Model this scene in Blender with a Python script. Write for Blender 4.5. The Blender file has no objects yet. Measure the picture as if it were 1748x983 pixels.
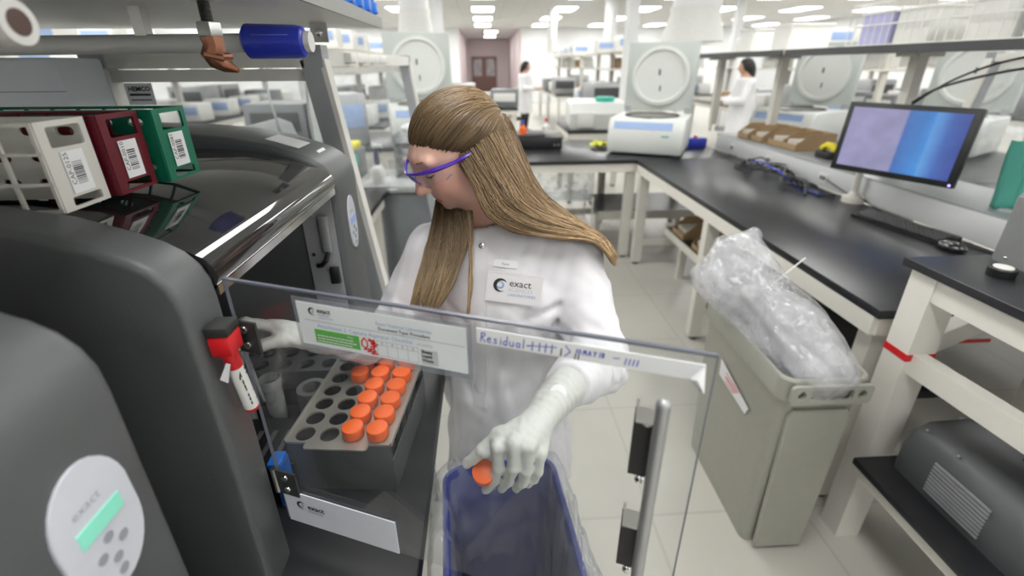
import bpy, bmesh, math, random
import numpy as np
from mathutils import Vector, Matrix, Euler
PI = math.pi
sc = bpy.context.scene
col = sc.collection
# ---------------------------------------------------------------- camera, world, exposure
cam_data = bpy.data.cameras.new('camera')
cam = bpy.data.objects.new('camera', cam_data); col.objects.link(cam)
cam_data.sensor_width = 36.0; cam_data.lens = 16.0; cam_data.sensor_fit = 'HORIZONTAL'
cam_data.clip_start = 0.02; cam_data.clip_end = 120
cam_data.shift_y = -(491.5 - 441.0) / 1748.0
def cam_matrix(yaw, pitch, roll):
    f = Vector((math.sin(yaw)*math.cos(pitch), math.cos(yaw)*math.cos(pitch), -math.sin(pitch)))
    r = Vector((math.cos(yaw), -math.sin(yaw), 0)); u = r.cross(f)
    c, s = math.cos(roll), math.sin(roll)
    r2 = r*c + u*s; u2 = u*c - r*s
    m = Matrix.Identity(4)
    for i in range(3):
        m[i][0] = r2[i]; m[i][1] = u2[i]; m[i][2] = -f[i]
    return m
cam.matrix_world = Matrix.Translation((0, 0, 1.64)) @ cam_matrix(math.radians(3.25), math.radians(23.1), math.radians(-0.38))
cam_data.dof.use_dof = True; cam_data.dof.focus_distance = 0.72; cam_data.dof.aperture_fstop = 2.6
sc.camera = cam
world = bpy.data.worlds.new('world'); sc.world = world; world.use_nodes = True
world.node_tree.nodes['Background'].inputs[0].default_value = (0.9, 0.95, 1, 1)
world.node_tree.nodes['Background'].inputs[1].default_value = 0.3
vs = sc.view_settings
vs.view_transform = 'Standard'; vs.look = 'None'; vs.gamma = 1.0; vs.use_curve_mapping = False
vs.exposure = 0.0
LIGHT_STRENGTH = 14.5
sc.cycles.use_denoising = True
sc.cycles.max_bounces = 5; sc.cycles.diffuse_bounces = 3; sc.cycles.glossy_bounces = 2; sc.cycles.caustics_reflective = False; sc.cycles.caustics_refractive = False; sc.cycles.transparent_max_bounces = 16
sc.cycles.use_adaptive_sampling = True; sc.cycles.adaptive_threshold = 0.07; sc.cycles.adaptive_min_samples = 16
sc.cycles.sample_clamp_indirect = 6.0
rnd = random.Random(7)
# ---------------------------------------------------------------- materials
MATS = {}
def mat(name, c, rough=0.5, metal=0.0, var=0.06, scale=30.0, bump=0.0, emit=0.0, alpha=1.0, sss=0.0, coat=0.0, stretch=None, spec=None):
    if name in MATS: return MATS[name]
    m = bpy.data.materials.new(name); m.use_nodes = True; MATS[name] = m
    nt = m.node_tree; b = nt.nodes['Principled BSDF']
    tc = nt.nodes.new('ShaderNodeTexCoord'); nz = nt.nodes.new('ShaderNodeTexNoise')
    nz.inputs['Scale'].default_value = scale; nz.inputs['Detail'].default_value = 3
    if stretch:
        mp = nt.nodes.new('ShaderNodeMapping'); mp.inputs['Scale'].default_value = stretch
        nt.links.new(tc.outputs['Object'], mp.inputs[0]); nt.links.new(mp.outputs[0], nz.inputs['Vector'])
    else: nt.links.new(tc.outputs['Object'], nz.inputs['Vector'])
    mx = nt.nodes.new('ShaderNodeMix'); mx.data_type = 'RGBA'
    mx.inputs[6].default_value = tuple(x*(1-var) for x in c) + (1,)
    mx.inputs[7].default_value = tuple(min(1, x*(1+var)) for x in c) + (1,)
    nt.links.new(nz.outputs[0], mx.inputs[0]); nt.links.new(mx.outputs[2], b.inputs['Base Color'])
    b.inputs['Roughness'].default_value = rough; b.inputs['Metallic'].default_value = metal
    if spec is not None: b.inputs['Specular IOR Level'].default_value = spec
    if coat: b.inputs['Coat Weight'].default_value = coat; b.inputs['Coat Roughness'].default_value = 0.03
    if alpha < 1: b.inputs['Alpha'].default_value = alpha
    if sss:
        b.inputs['Subsurface Weight'].default_value = sss; b.inputs['Subsurface Scale'].default_value = 0.006
        b.inputs['Subsurface Radius'].default_value = (1, .35, .2)
    if emit:
        nt.links.new(mx.outputs[2], b.inputs['Emission Color']); b.inputs['Emission Strength'].default_value = emit
    if bump:
        bp = nt.nodes.new('ShaderNodeBump'); bp.inputs['Strength'].default_value = bump; bp.inputs['Distance'].default_value = 0.002
        nt.links.new(nz.outputs[0], bp.inputs['Height']); nt.links.new(bp.outputs[0], b.inputs['Normal'])
    return m
def glass(name, tint=(.96, .97, .97), haze=0.04, hazec=(.8, .82, .84), rough=0.02, ior=1.45, noise=0.0):
    """clear sheet: transparent + fresnel reflection + a little diffuse haze"""
    if name in MATS: return MATS[name]
    m = bpy.data.materials.new(name); m.use_nodes = True; MATS[name] = m
    nt = m.node_tree; nt.nodes.remove(nt.nodes['Principled BSDF']); out = nt.nodes['Material Output']
    tr = nt.nodes.new('ShaderNodeBsdfTransparent'); tr.inputs[0].default_value = tint + (1,)
    di = nt.nodes.new('ShaderNodeBsdfDiffuse'); di.inputs[0].default_value = hazec + (1,)
    gl = nt.nodes.new('ShaderNodeBsdfGlossy'); gl.inputs['Roughness'].default_value = rough
    lw = nt.nodes.new('ShaderNodeLayerWeight'); pw = nt.nodes.new('ShaderNodeMath'); pw.operation = 'POWER'; pw.inputs[1].default_value = 4.0
    nt.links.new(lw.outputs['Facing'], pw.inputs[0]); fr = nt.nodes.new('ShaderNodeMapRange'); fr.inputs[3].default_value = ((ior-1)/(ior+1))**2*.6; fr.inputs[4].default_value = .8; nt.links.new(pw.outputs[0], fr.inputs[0])
    m1 = nt.nodes.new('ShaderNodeMixShader'); m2 = nt.nodes.new('ShaderNodeMixShader')
    tc = nt.nodes.new('ShaderNodeTexCoord'); nz = nt.nodes.new('ShaderNodeTexNoise'); nz.inputs['Scale'].default_value = 14
    nt.links.new(tc.outputs['Object'], nz.inputs['Vector'])
    mr = nt.nodes.new('ShaderNodeMapRange'); mr.inputs[1].default_value = .3; mr.inputs[2].default_value = .7
    mr.inputs[3].default_value = haze*(1-.5-noise*.5); mr.inputs[4].default_value = haze*(1+.5+noise)
    nt.links.new(nz.outputs[0], mr.inputs[0]); nt.links.new(mr.outputs[0], m1.inputs[0])
    nt.links.new(tr.outputs[0], m1.inputs[1]); nt.links.new(di.outputs[0], m1.inputs[2])
    nt.links.new(fr.outputs[0], m2.inputs[0]); nt.links.new(m1.outputs[0], m2.inputs[1]); nt.links.new(gl.outputs[0], m2.inputs[2])
    nt.links.new(m2.outputs[0], out.inputs[0])
    if noise:
        bp = nt.nodes.new('ShaderNodeBump'); bp.inputs['Strength'].default_value = .6; bp.inputs['Distance'].default_value = .02
        nt.links.new(nz.outputs[0], bp.inputs['Height']); nt.links.new(bp.outputs[0], gl.inputs['Normal']); nt.links.new(bp.outputs[0], lw.inputs['Normal'])
    return m
# ---------------------------------------------------------------- mesh builder
class MB:
    def __init__(s): s.v = []; s.f = []
    def add(s, vs, fs):
        o = len(s.v); s.v += [tuple(p) for p in vs]; s.f += [tuple(i+o for i in f) for f in fs]; return s
    def box(s, x0, x1, y0, y1, z0, z1):
        return s.add([(x0,y0,z0),(x1,y0,z0),(x1,y1,z0),(x0,y1,z0),(x0,y0,z1),(x1,y0,z1),(x1,y1,z1),(x0,y1,z1)],
                     [(0,3,2,1),(4,5,6,7),(0,1,5,4),(1,2,6,5),(2,3,7,6),(3,0,4,7)])
    def rbox(s, x0, x1, y0, y1, z0, z1, r=.005, seg=2):
        bm = bmesh.new(); bmesh.ops.create_cube(bm, size=1)
        for v in bm.verts: v.co = Vector(((x0+x1)/2+v.co.x*(x1-x0), (y0+y1)/2+v.co.y*(y1-y0), (z0+z1)/2+v.co.z*(z1-z0)))
        bmesh.ops.bevel(bm, geom=bm.edges[:], offset=r, segments=seg, profile=.5, affect='EDGES')
        return s.bm(bm)
    def bm(s, bm):
        bm.verts.index_update()
        s.add([v.co[:] for v in bm.verts], [tuple(v.index for v in f.verts) for f in bm.faces]); bm.free(); return s
    def bar(s, a, b, w, h=None, up=(0,0,1)):
        a = Vector(a); b = Vector(b); d = (b-a).normalized(); h = h or w
        upv = Vector(up)
        if abs(d.dot(upv)) > .98: upv = Vector((1,0,0))
        r = d.cross(upv).normalized(); u = r.cross(d)
        P = [p + r*(i*w/2) + u*(j*h/2) for p in (a, b) for i, j in ((-1,-1),(1,-1),(1,1),(-1,1))]
        return s.add(P, [(0,3,2,1),(4,5,6,7),(0,1,5,4),(1,2,6,5),(2,3,7,6),(3,0,4,7)])
    def cyl(s, a, b, r0, r1=None, n=20, cap=True):
        r1 = r0 if r1 is None else r1
        return s.tube([a, b], [r0, r1], n, cap)
    def tube(s, pts, r, n=10, cap=True):
        pts = [Vector(p) for p in pts]; k = len(pts)
        rs = r if isinstance(r, (list, tuple)) else [r]*k
        d0 = (pts[1]-pts[0]).normalized(); up = Vector((0,0,1)) if abs(d0.z) < .9 else Vector((1,0,0))
        u = d0.cross(up).normalized(); V = []; Fs = []
        for i, p in enumerate(pts):
            d = (pts[min(i+1,k-1)]-pts[max(i-1,0)]).normalized()
            u = (u - d*u.dot(d)).normalized(); w = d.cross(u)
            V += [p + (u*math.cos(2*PI*j/n) + w*math.sin(2*PI*j/n))*rs[i] for j in range(n)]
        for i in range(k-1):
            for j in range(n):
                Fs.append((i*n+j, i*n+(j+1)%n, (i+1)*n+(j+1)%n, (i+1)*n+j))
        if cap: Fs += [tuple(range(n))[::-1], tuple(range((k-1)*n, k*n))]
        return s.add(V, Fs)
    def lathe(s, prof, c=(0,0,0), n=28):
        V = []; Fs = []; k = len(prof)
        for r, z in prof: V += [(c[0]+r*math.cos(2*PI*j/n), c[1]+r*math.sin(2*PI*j/n), c[2]+z) for j in range(n)]
        for i in range(k-1):
            for j in range(n): Fs.append((i*n+j, i*n+(j+1)%n, (i+1)*n+(j+1)%n, (i+1)*n+j))
        Fs.append(tuple(range(n))[::-1]); Fs.append(tuple(range((k-1)*n, k*n)))
        return s.add(V, Fs)
    def prism(s, poly, a0, a1, axis='y', bev=0, seg=2):
        """poly: 2D points; axis y -> (x,z), x -> (y,z), z -> (x,y)"""
        def P(p, a): return {'y': (p[0], a, p[1]), 'x': (a, p[0], p[1]), 'z': (p[0], p[1], a)}[axis]
        n = len(poly); bm = bmesh.new()
        A = [bm.verts.new(P(p, a0)) for p in poly]; B = [bm.verts.new(P(p, a1)) for p in poly]
        fa = bm.faces.new(A); fb = bm.faces.new(B[::-1])
        for i in range(n): bm.faces.new((A[i], B[i], B[(i+1)%n], A[(i+1)%n]))
        bmesh.ops.recalc_face_normals(bm, faces=bm.faces[:])
        if bev:
            bmesh.ops.bevel(bm, geom=list(fa.edges)+list(fb.edges), offset=bev, segments=seg, profile=.5, affect='EDGES')
        return s.bm(bm)
    def plate(s, outer, holes, a0, a1, axis='z'):
        """flat plate with holes: 2D outlines, thickness a0..a1"""
        bm = bmesh.new()
        def P(p, a): return {'y': (p[0], a, p[1]), 'x': (a, p[0], p[1]), 'z': (p[0], p[1], a)}[axis]
        es = []
        for loop in [outer]+holes:
            vs_ = [bm.verts.new(P(p, a0)) for p in loop]
            es += [bm.edges.new((vs_[i], vs_[(i+1) % len(vs_)])) for i in range(len(vs_))]
        bmesh.ops.triangle_fill(bm, use_beauty=True, use_dissolve=False, edges=es)
        r = bmesh.ops.extrude_face_region(bm, geom=bm.faces[:])
        d = Vector(P((0,0), a1-a0))
        bmesh.ops.translate(bm, vec=d, verts=[g for g in r['geom'] if isinstance(g, bmesh.types.BMVert)])
        bmesh.ops.recalc_face_normals(bm, faces=bm.faces[:])
        return s.bm(bm)
    def sphere(s, c, r, n=14):
        rr = r if isinstance(r, (tuple, list)) else (r, r, r)
        bm = bmesh.new(); bmesh.ops.create_uvsphere(bm, u_segments=n, v_segments=max(6, n*2//3), radius=1)
        for v in bm.verts: v.co = Vector((c[0]+v.co.x*rr[0], c[1]+v.co.y*rr[1], c[2]+v.co.z*rr[2]))
        return s.bm(bm)
    def xf(s, m):
        s.v = [tuple(m @ Vector(p)) for p in s.v]; return s
    def build(s, name, m, parent=None, smooth=True, world=False, auto=35):
        me = bpy.data.meshes.new(name)
        V = s.v
        if world and parent is not None:
            L = parent.location; V = [(p[0]-L[0], p[1]-L[1], p[2]-L[2]) for p in V]
        me.from_pydata(V, [], s.f); me.update()
        o = bpy.data.objects.new(name, me); col.objects.link(o)
        if isinstance(m, str): m = MATS[m]
        me.materials.append(m)
        if parent is not None: o.parent = parent
        if smooth:
            for p in me.polygons: p.use_smooth = True
            me.set_sharp_from_angle(angle=math.radians(auto))
        return o
def tag(o, label=None, cat=None, group=None, kind=None):
    if label: o['label'] = label
    if cat: o['category'] = cat
    if group: o['group'] = group
    if kind: o['kind'] = kind
    return o
def thing(name, label, cat, loc=(0,0,0), rz=0, group=None):
    o = bpy.data.objects.new(name, None); col.objects.link(o); o.empty_display_size = .05
    o.location = loc; o.rotation_euler = (0, 0, rz); return tag(o, label, cat, group)
def copy_tree(o, parent=None, loc=None, rz=None, label=None):
    c = o.copy(); col.objects.link(c); c.parent = parent
    for ch in [x for x in o.children]: copy_tree(ch, c)
    if loc is not None: c.location = loc
    if rz is not None: c.rotation_euler = (0, 0, rz)
    if label: c['label'] = label
    return c
def text_mesh(txt, size, shear=0.0, bold=0.0, space=1.0, align='LEFT'):
    cu = bpy.data.curves.new('lettering', 'FONT'); cu.body = txt; cu.size = size; cu.shear = shear
    cu.offset = bold; cu.space_character = space; cu.align_x = align; cu.resolution_u = 2
    ob = bpy.data.objects.new('lettering', cu); col.objects.link(ob)
    bpy.context.view_layer.update()
    me = bpy.data.meshes.new_from_object(ob.evaluated_get(bpy.context.evaluated_depsgraph_get()))
    bpy.data.objects.remove(ob); bpy.data.curves.remove(cu)
    V = [v.co[:] for v in me.vertices]; Fs = [tuple(p.vertices) for p in me.polygons]
    bpy.data.meshes.remove(me)
    return V, Fs
def write(txt, size, frame, name, m, parent, **k):
    """print text flat on a plane: frame = 4x4 (x = reading direction, y = up)"""
    V, Fs = text_mesh(txt, size, **k)
    b = MB(); b.add([frame @ Vector(p) for p in V], Fs)
    return b.build(name, m, parent, smooth=False)
def frame(o, xdir, ydir):
    x = Vector(xdir).normalized(); y = Vector(ydir).normalized(); z = x.cross(y)
    m = Matrix.Identity(4)
    for i in range(3): m[i][0] = x[i]; m[i][1] = y[i]; m[i][2] = z[i]; m[i][3] = o[i]
    return m
def stroke(b, fr, pts, w):
    """flat ribbon stroke on a frame plane"""
    for i in range(len(pts)-1):
        a = Vector((pts[i][0], pts[i][1], 0)); c = Vector((pts[i+1][0], pts[i+1][1], 0)); d = (c-a)
        if d.length < 1e-6: continue
        d.normalize(); n = Vector((-d.y, d.x, 0))*w/2; e = d*w*.3
        b.add([fr @ p for p in (a-e-n, c+e-n, c+e+n, a-e+n)], [(0,1,2,3)])
def circ(cx, cy, r, n=20, ry=None, a0=0): return [(cx+r*math.cos(a0+2*PI*i/n), cy+(ry or r)*math.sin(a0+2*PI*i/n)) for i in range(n)]
def slot(cx, cy, w, h, n=6):
    r = h/2; L = w/2-r
    return [(cx+L+r*math.cos(a), cy+r*math.sin(a)) for a in [(-PI/2+PI*i/n) for i in range(n+1)]] + [(cx-L+r*math.cos(a), cy+r*math.sin(a)) for a in [(PI/2+PI*i/n) for i in range(n+1)]]
def rrect(x0, x1, y0, y1, r, n=4):
    o = []
    for cx, cy, a in ((x1-r,y0+r,-PI/2),(x1-r,y1-r,0),(x0+r,y1-r,PI/2),(x0+r,y0+r,PI)):
        o += [(cx+r*math.cos(a+PI/2*i/n), cy+r*math.sin(a+PI/2*i/n)) for i in range(n+1)]
    return o
# palette
mat('grey_casing', (.088,.094,.096), .42, bump=.15, scale=400, var=.04)
mat('black_acrylic', (.022,.022,.022), .05, coat=1.0, var=.3, scale=60)
mat('dark_interior', (.03,.031,.032), .6)
mat('steel', (.55,.54,.52), .3, 1.0); mat('chrome', (.8,.8,.8), .12, 1.0)
mat('white_plastic', (.78,.78,.75), .35); mat('white_paper', (.85,.86,.87), .7)
mat('off_white_paint', (.70,.68,.62), .4, var=.03); mat('black_epoxy', (.020,.021,.024), .30, var=.15, scale=18, spec=.32)
mat('black_plastic', (.012,.012,.013), .4); mat('dark_rubber', (.02,.02,.02), .7)
mat('ink_black', (.02,.02,.022), .6); mat('ink_blue', (.05,.09,.55), .6); mat('ink_grey', (.3,.32,.36), .6); mat('ink_red', (.75,.03,.03), .6)
mat('ink_lightblue', (.25,.38,.62), .6); mat('ink_green', (.12,.42,.08), .6)
mat('aluminium', (.42,.43,.44), .38, .6); mat('grey_frame', (.36,.38,.39), .4, .2); mat('cream_frame', (.74,.73,.68), .4)
mat('orange_cap', (.82,.125,.015), .45); mat('clear_plastic_body', (.75,.77,.78), .25, alpha=.4)
mat('blue_bin', (.014,.028,.20), .4); mat('grey_bin', (.36,.36,.31), .5); mat('cardboard', (.42,.29,.16), .75)
mat('blue_plastic', (.02,.16,.62), .35); mat('royal_blue', (.03,.05,.5), .3); mat('teal_plastic', (.05,.42,.33), .45)
mat('green_plastic', (.0,.155,.085), .35); mat('maroon_plastic', (.13,.008,.018), .35); mat('ivory_plastic', (.66,.65,.6), .4)
mat('red_plastic', (.6,.015,.02), .35); mat('yellow_plastic', (.85,.72,.03), .5); mat('copper', (.30,.13,.08), .38, .85, var=.25)
mat('centrifuge_white', (.68,.70,.67), .4, var=.03); mat('lid_grey', (.5,.54,.51), .45, var=.03)
mat('printer_grey', (.2,.21,.22), .45); mat('dark_grey', (.06,.062,.065), .45); mat('pale_blue', (.3,.42,.68), .4)
glass('acrylic', haze=.028); glass('acrylic_back', haze=.10, hazec=(.75,.76,.76)); glass('bag_film', tint=(.97,.97,.98), haze=.20, hazec=(.95,.96,.98), rough=.16, noise=.0)
glass('bag_film_thin', tint=(.97,.97,.99), haze=.09, hazec=(.8,.82,.9), rough=.06, noise=.6); glass('clear_tub', haze=.25, hazec=(.75,.8,.85), rough=.2)
glass('spectacle', tint=(.95,.95,.99), haze=.06, ior=1.5)
# ---------------------------------------------------------------- the room
def grid_mat(name, c, line, sx, sy, lw, rough):
    m = bpy.data.materials.new(name); m.use_nodes = True; MATS[name] = m; nt = m.node_tree; b = nt.nodes['Principled BSDF']
    tc = nt.nodes.new('ShaderNodeTexCoord'); br = nt.nodes.new('ShaderNodeTexBrick'); br.offset = 0
    br.inputs['Color1'].default_value = c+(1,); br.inputs['Color2'].default_value = tuple(x*.97 for x in c)+(1,); br.inputs['Mortar'].default_value = line+(1,)
    br.inputs['Scale'].default_value = 1; br.inputs['Mortar Size'].default_value = lw; br.inputs['Brick Width'].default_value = sx; br.inputs['Row Height'].default_value = sy
    nt.links.new(tc.outputs['Object'], br.inputs['Vector'])
    nz = nt.nodes.new('ShaderNodeTexNoise'); nz.inputs['Scale'].default_value = 3.5; nz.inputs['Detail'].default_value = 6
    nt.links.new(tc.outputs['Object'], nz.inputs['Vector'])
    mx = nt.nodes.new('ShaderNodeMix'); mx.data_type = 'RGBA'; mx.blend_type = 'MULTIPLY'; mx.inputs[0].default_value = .14
    nt.links.new(br.outputs[0], mx.inputs[6]); nt.links.new(nz.outputs[0], mx.inputs[7]); nt.links.new(mx.outputs[2], b.inputs['Base Color'])
    b.inputs['Roughness'].default_value = rough
    return m
grid_mat('vinyl_floor', (.62,.60,.54), (.53,.51,.46), .61, .61, .006, .33)
grid_mat('ceiling_tile', (.74,.74,.73), (.66,.66,.65), .61, .61, .02, .8)
mat('wall_white', (.80,.81,.82), .7, var=.02); mat('wall_pink', (.92,.81,.82), .7, var=.03); mat('wood_door', (.30,.18,.15), .5)
X0, X1, Y0, Y1, H = -8.0, 13.0, -4.5, 22.0, 3.1
def struct(name, b, m, **k): return tag(b.build(name, m, smooth=False, **k), kind='structure')
struct('floor', MB().box(X0-.2, X1+.2, Y0-.2, 32.4, -.1, 0), 'vinyl_floor')
struct('ceiling', MB().box(X0-.2, X1+.2, Y0-.2, 32.4, H, H+.1), 'ceiling_tile')
struct('wall_left', MB().box(X0-.1, X0, Y0, Y1, 0, H), 'wall_white')
struct('wall_right', MB().box(X1, X1+.1, Y0, Y1, 0, H), 'wall_white')
struct('wall_back', MB().box(X0, X1, Y0-.1, Y0, 0, H), 'wall_white')
struct('wall_far', MB().box(X0, -1.0, Y1, Y1+.1, 0, H).box(1.7, X1, Y1, Y1+.1, 0, H), 'wall_white')
struct('wall_corridor', MB().box(-1.1, -1.0, Y1+.1, 32, 0, H).box(1.7, 1.8, Y1+.1, 32, 0, H).box(-1.1, 1.8, 32, 32.1, 0, H), 'wall_pink')
d = struct('door_1', MB().box(-.72, .90, 31.93, 31.99, 0, 2.1), 'wood_door')
for x in (-.36, .48): MB().box(x-.24, x+.30, 31.90, 31.94, .95, 1.95).build('window_pane', glass('door_glass', haze=.7, hazec=(.85,.85,.87)), d, smooth=False)
# ceiling lights
def make_light():
    t = thing('ceiling_light', 'white recessed rectangular light panel glowing in the tiled ceiling', 'ceiling light', (0,0,H), 0, 'ceiling light panels')
    w, l = .30, .60
    b = MB(); b.box(-w-.02,w+.02,-l-.02,-l,-.015,0).box(-w-.02,w+.02,l,l+.02,-.015,0).box(-w-.02,-w,-l,l,-.015,0).box(w,w+.02,-l,l,-.015,0)
    b.build('frame', 'white_plastic', t, smooth=False)
    m = mat('light_diffuser', (1,.99,.97), .5, emit=LIGHT_STRENGTH, var=.01)
    MB().box(-w,w,-l,l,-.010,-.002).build('diffuser', m, t, smooth=False)
    return t
L0 = make_light(); first = True
for j in range(9):
    for i in range(-3, 6):
        x = .05+2.35*i; y = -2.6+2.9*j
        if y > 21: continue
        o = L0 if first else copy_tree(L0); first = False
        o.location = (x, y, H)
for y in (24.6, 28.6): copy_tree(L0, loc=(.45, y, H))
# round white exhaust ducts
def duct(x, y, r, z0, flare, label, bend=0):
    t = thing('exhaust_duct', label, 'duct', (x, y, z0), 0, 'white exhaust ducts')
    h = H-z0
    MB().tube([(0,0,.30),(bend*.3,0,.30+h*.2),(bend,0,h*.75),(bend,0,h)], r, 20).build('pipe', 'wall_white', t)
    MB().lathe([(flare,0),(flare,.04),(r*1.02,.30),(r*1.06,.33),(r*1.06,.36)], n=24).build('hood', 'white_plastic', t)
    MB().cyl((bend,0,h-.03),(bend,0,h),r*1.25,n=20).build('collar', 'white_plastic', t)
duct(-.72, 5.6, .16, 1.83, .20, 'white round exhaust duct above the left upright centrifuge lid')
duct(2.42, 5.7, .26, 1.86, .34, 'wide white exhaust duct above the open centrifuge at the bench corner', .1)
for x, y, r, l in ((3.2, 12.5, .15, 'thin white duct above the far right benches'), (-.9, 10.5, .12, 'slim white duct over the far left benches'), (2.1, 15, .13, 'narrow white duct in the middle distance above worker'), (4.4, 9.5, .12, 'white duct dropping to the right background bench')):
    duct(x, y, r, 1.95, r*1.3, l)
for x, y, l in ((2.45, 8.2, 'square white support column behind the wide duct'), (-3.2, 9.0, 'square white support column in the left background'), (6.2, 12, 'square white support column in the right background')):
    t = thing('support_column', l, 'column', (x, y, 0))
    MB().box(-.09,.09,-.09,.09,0,H).build('shaft', 'wall_white', t, smooth=False); MB().box(-.11,.11,-.11,.11,0,.12).build('base', 'grey_frame', t, smooth=False)
# ---------------------------------------------------------------- lab benches
def bench(name, label, x0, x1, y0, y1, z, legs, rails=True, group=None, low=None, top=.032):
    t = thing(name, label, 'bench', ((x0+x1)/2, (y0+y1)/2, 0), 0, group)
    W = dict(parent=t, world=True)
    MB().rbox(x0,x1,y0,y1,z-top,z,.004).build('worktop', 'black_epoxy', t, world=True)
    b = .05; zt = z-top
    for a, c in (((x0+.02,y0+.02),(x0+.02,y1-.02)),((x1-.02,y0+.02),(x1-.02,y1-.02)),((x0+.02,y0+.03),(x1-.02,y0+.03)),((x0+.02,y1-.03),(x1-.02,y1-.03))):
        MB().bar((a[0],a[1],zt-.035),(c[0],c[1],zt-.035),.035,.07).build('rail', 'off_white_paint', t, smooth=False, world=True)
    for x, y in legs:
        lg = MB().box(x-.038,x+.038,y-.03,y+.03,.02,zt-.07).build('leg', 'off_white_paint', t, smooth=False, world=True)
        f = MB().cyl((x,y,0),(x,y,.022),.025,n=12).build('foot', 'dark_rubber', lg)
        f.data.transform(Matrix.Translation(-Vector(t.location)))
    if low is not None:
        for xa, ya, xb, yb in low: MB().bar((xa,ya,.20),(xb,yb,.20),.04,.06).build('stretcher', 'off_white_paint', t, smooth=False, world=True)
    return t
# right-hand bench wing
bench('lab_bench', 'long black-topped lab bench with cream legs under the monitor', 1.26, 2.14, 1.21, 3.74, .90,
      [(1.31,2.45),(1.31,3.66),(1.34,1.28),(2.08,1.28),(2.08,3.66),(2.08,2.45)], low=[(1.31,3.66,2.08,3.66),(1.31,2.45,2.08,2.45)])
bench('lab_bench', 'black-topped corner bench carrying the open white centrifuge', .2, 2.14, 3.75, 4.85, .90,
      [(1.24,3.82),(.27,3.82),(.27,4.78),(2.06,4.78),(1.24,4.78)], low=[(.27,4.6,2.06,4.6)])
sh = thing('storage_shelf', 'black low shelf board under the corner bench', 'shelf', (1.2,4.4,0))
MB().box(1.05,2.0,4.1,4.72,.32,.35).build('board', 'black_epoxy', sh, smooth=False, world=True)
MB().box(1.05,2.0,4.08,4.1,.27,.35).box(1.09,1.13,4.3,4.34,0,.32).box(1.92,1.96,4.3,4.34,0,.32).build('support', 'off_white_paint', sh, smooth=False, world=True)
sh = thing('storage_shelf', 'low dark shelf board under the long right bench', 'shelf', (1.8,2.6,0))
MB().box(1.48,2.02,1.40,3.5,.36,.39).build('board', 'black_epoxy', sh, smooth=False, world=True)
MB().box(1.47,1.49,1.40,3.5,.33,.39).box(1.55,1.6,1.6,1.65,0,.36).box(1.55,1.6,3.3,3.35,0,.36).build('support', 'off_white_paint', sh, smooth=False, world=True)
# raceway ledge
rw = thing('raceway_ledge', 'white service raceway ledge along the back of the right bench', 'raceway', (2.4,2.8,.0))
MB().rbox(2.15,2.62,.6,4.2,.90,1.03,.006).build('body', mat('raceway_white', (.68,.69,.69), .35, var=.02), rw, world=True)
MB().rbox(2.155,2.6,.61,4.19,1.03,1.038,.003).build('top', 'grey_frame', rw, world=True)
MB().box(2.3,2.5,.7,.78,0,.9).box(2.3,2.5,4.0,4.08,0,.9).box(2.3,2.5,2.4,2.48,0,.9).build('pedestal', 'off_white_paint', rw, smooth=False, world=True)
for y in (1.5, 2.75, 3.35, 3.9):
    so = MB().rbox(2.143,2.150,y-.04,y+.04,.935,.99,.002).build('socket_plate', 'white_plastic', rw, world=True)
    MB().box(2.140,2.143,y-.02,y-.005,.95,.975).box(2.140,2.143,y+.005,y+.02,.95,.975).build('socket', 'dark_grey', so, smooth=False).data.transform(Matrix.Translation(-Vector(rw.location)))
# overhead bench shelves on posts
def overhead(y0, y1, label, posts):
    t = thing('bench_shelf', label, 'shelf', (2.4,(y0+y1)/2,0), 0)
    MB().rbox(2.13,2.80,y0,y1,1.692,1.72,.004).build('board', 'off_white_paint', t, world=True)
    MB().box(2.115,2.13,y0,y1,1.68,1.722).build('front_strip', 'dark_grey', t, smooth=False, world=True)
    for y in posts:
        MB().box(2.40,2.46,y-.03,y+.03,1.04,1.69).build('post', 'off_white_paint', t, smooth=False, world=True)
        MB().box(2.30,2.56,y-.015,y+.015,1.665,1.69).build('bracket', 'off_white_paint', t, smooth=False, world=True)
overhead(.8, 3.38, 'long cream shelf with dark edge above the monitor', (1.0, 2.63))
overhead(3.42, 5.1, 'cream overhead shelf between centrifuge and monitor', (3.87, 4.9))
# ---------------------------------------------------------------- instrument bench (left)
ib = thing('instrument_bench', 'black-topped bench under the grey instruments', 'bench', (-.95, 1.0, 0))
MB().rbox(-1.75,-.345,-1.2,1.30,.865,.90,.004).build('worktop', 'black_epoxy', ib, world=True)
MB().rbox(-1.75,-.64,1.302,3.0,.865,.90,.004).build('worktop', 'black_epoxy', ib, world=True)
for y, xs in ((-1.1,(-1.65,-.40)), (1.2,(-1.65,-.40)), (2.85,(-1.65,-.72))):
    for x in xs: MB().box(x-.035,x+.035,y-.03,y+.03,0,.795).build('leg', 'off_white_paint', ib, smooth=False, world=True)
for a, c in (((-.38,-1.15),(-.38,1.26)),((-.68,1.35),(-.68,2.9)),((-1.65,-1.15),(-1.65,2.9)),((-1.7,-1.1),(-.36,-1.1)),((-1.7,2.85),(-.66,2.85))):
    MB().bar((a[0],a[1],.83),(c[0],c[1],.83),.035,.07).build('rail', 'off_white_paint', ib, smooth=False, world=True)
PROF = [(-.322,.94),(-.318,1.39),(-.320,1.415),(-.327,1.434),(-.340,1.450),(-.358,1.462),(-.385,1.474),(-.44,1.493),(-.52,1.509),(-.62,1.519),(-.75,1.524),(-.93,1.524),(-.95,1.50),(-.95,.94)]
LID = [(-.322,1.398),(-.316,1.412),(-.318,1.425),(-.328,1.438),(-.345,1.447),(-.40,1.466),(-.46,1.480),(-.55,1.488),(-.75,1.49),(-.94,1.49)]
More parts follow.
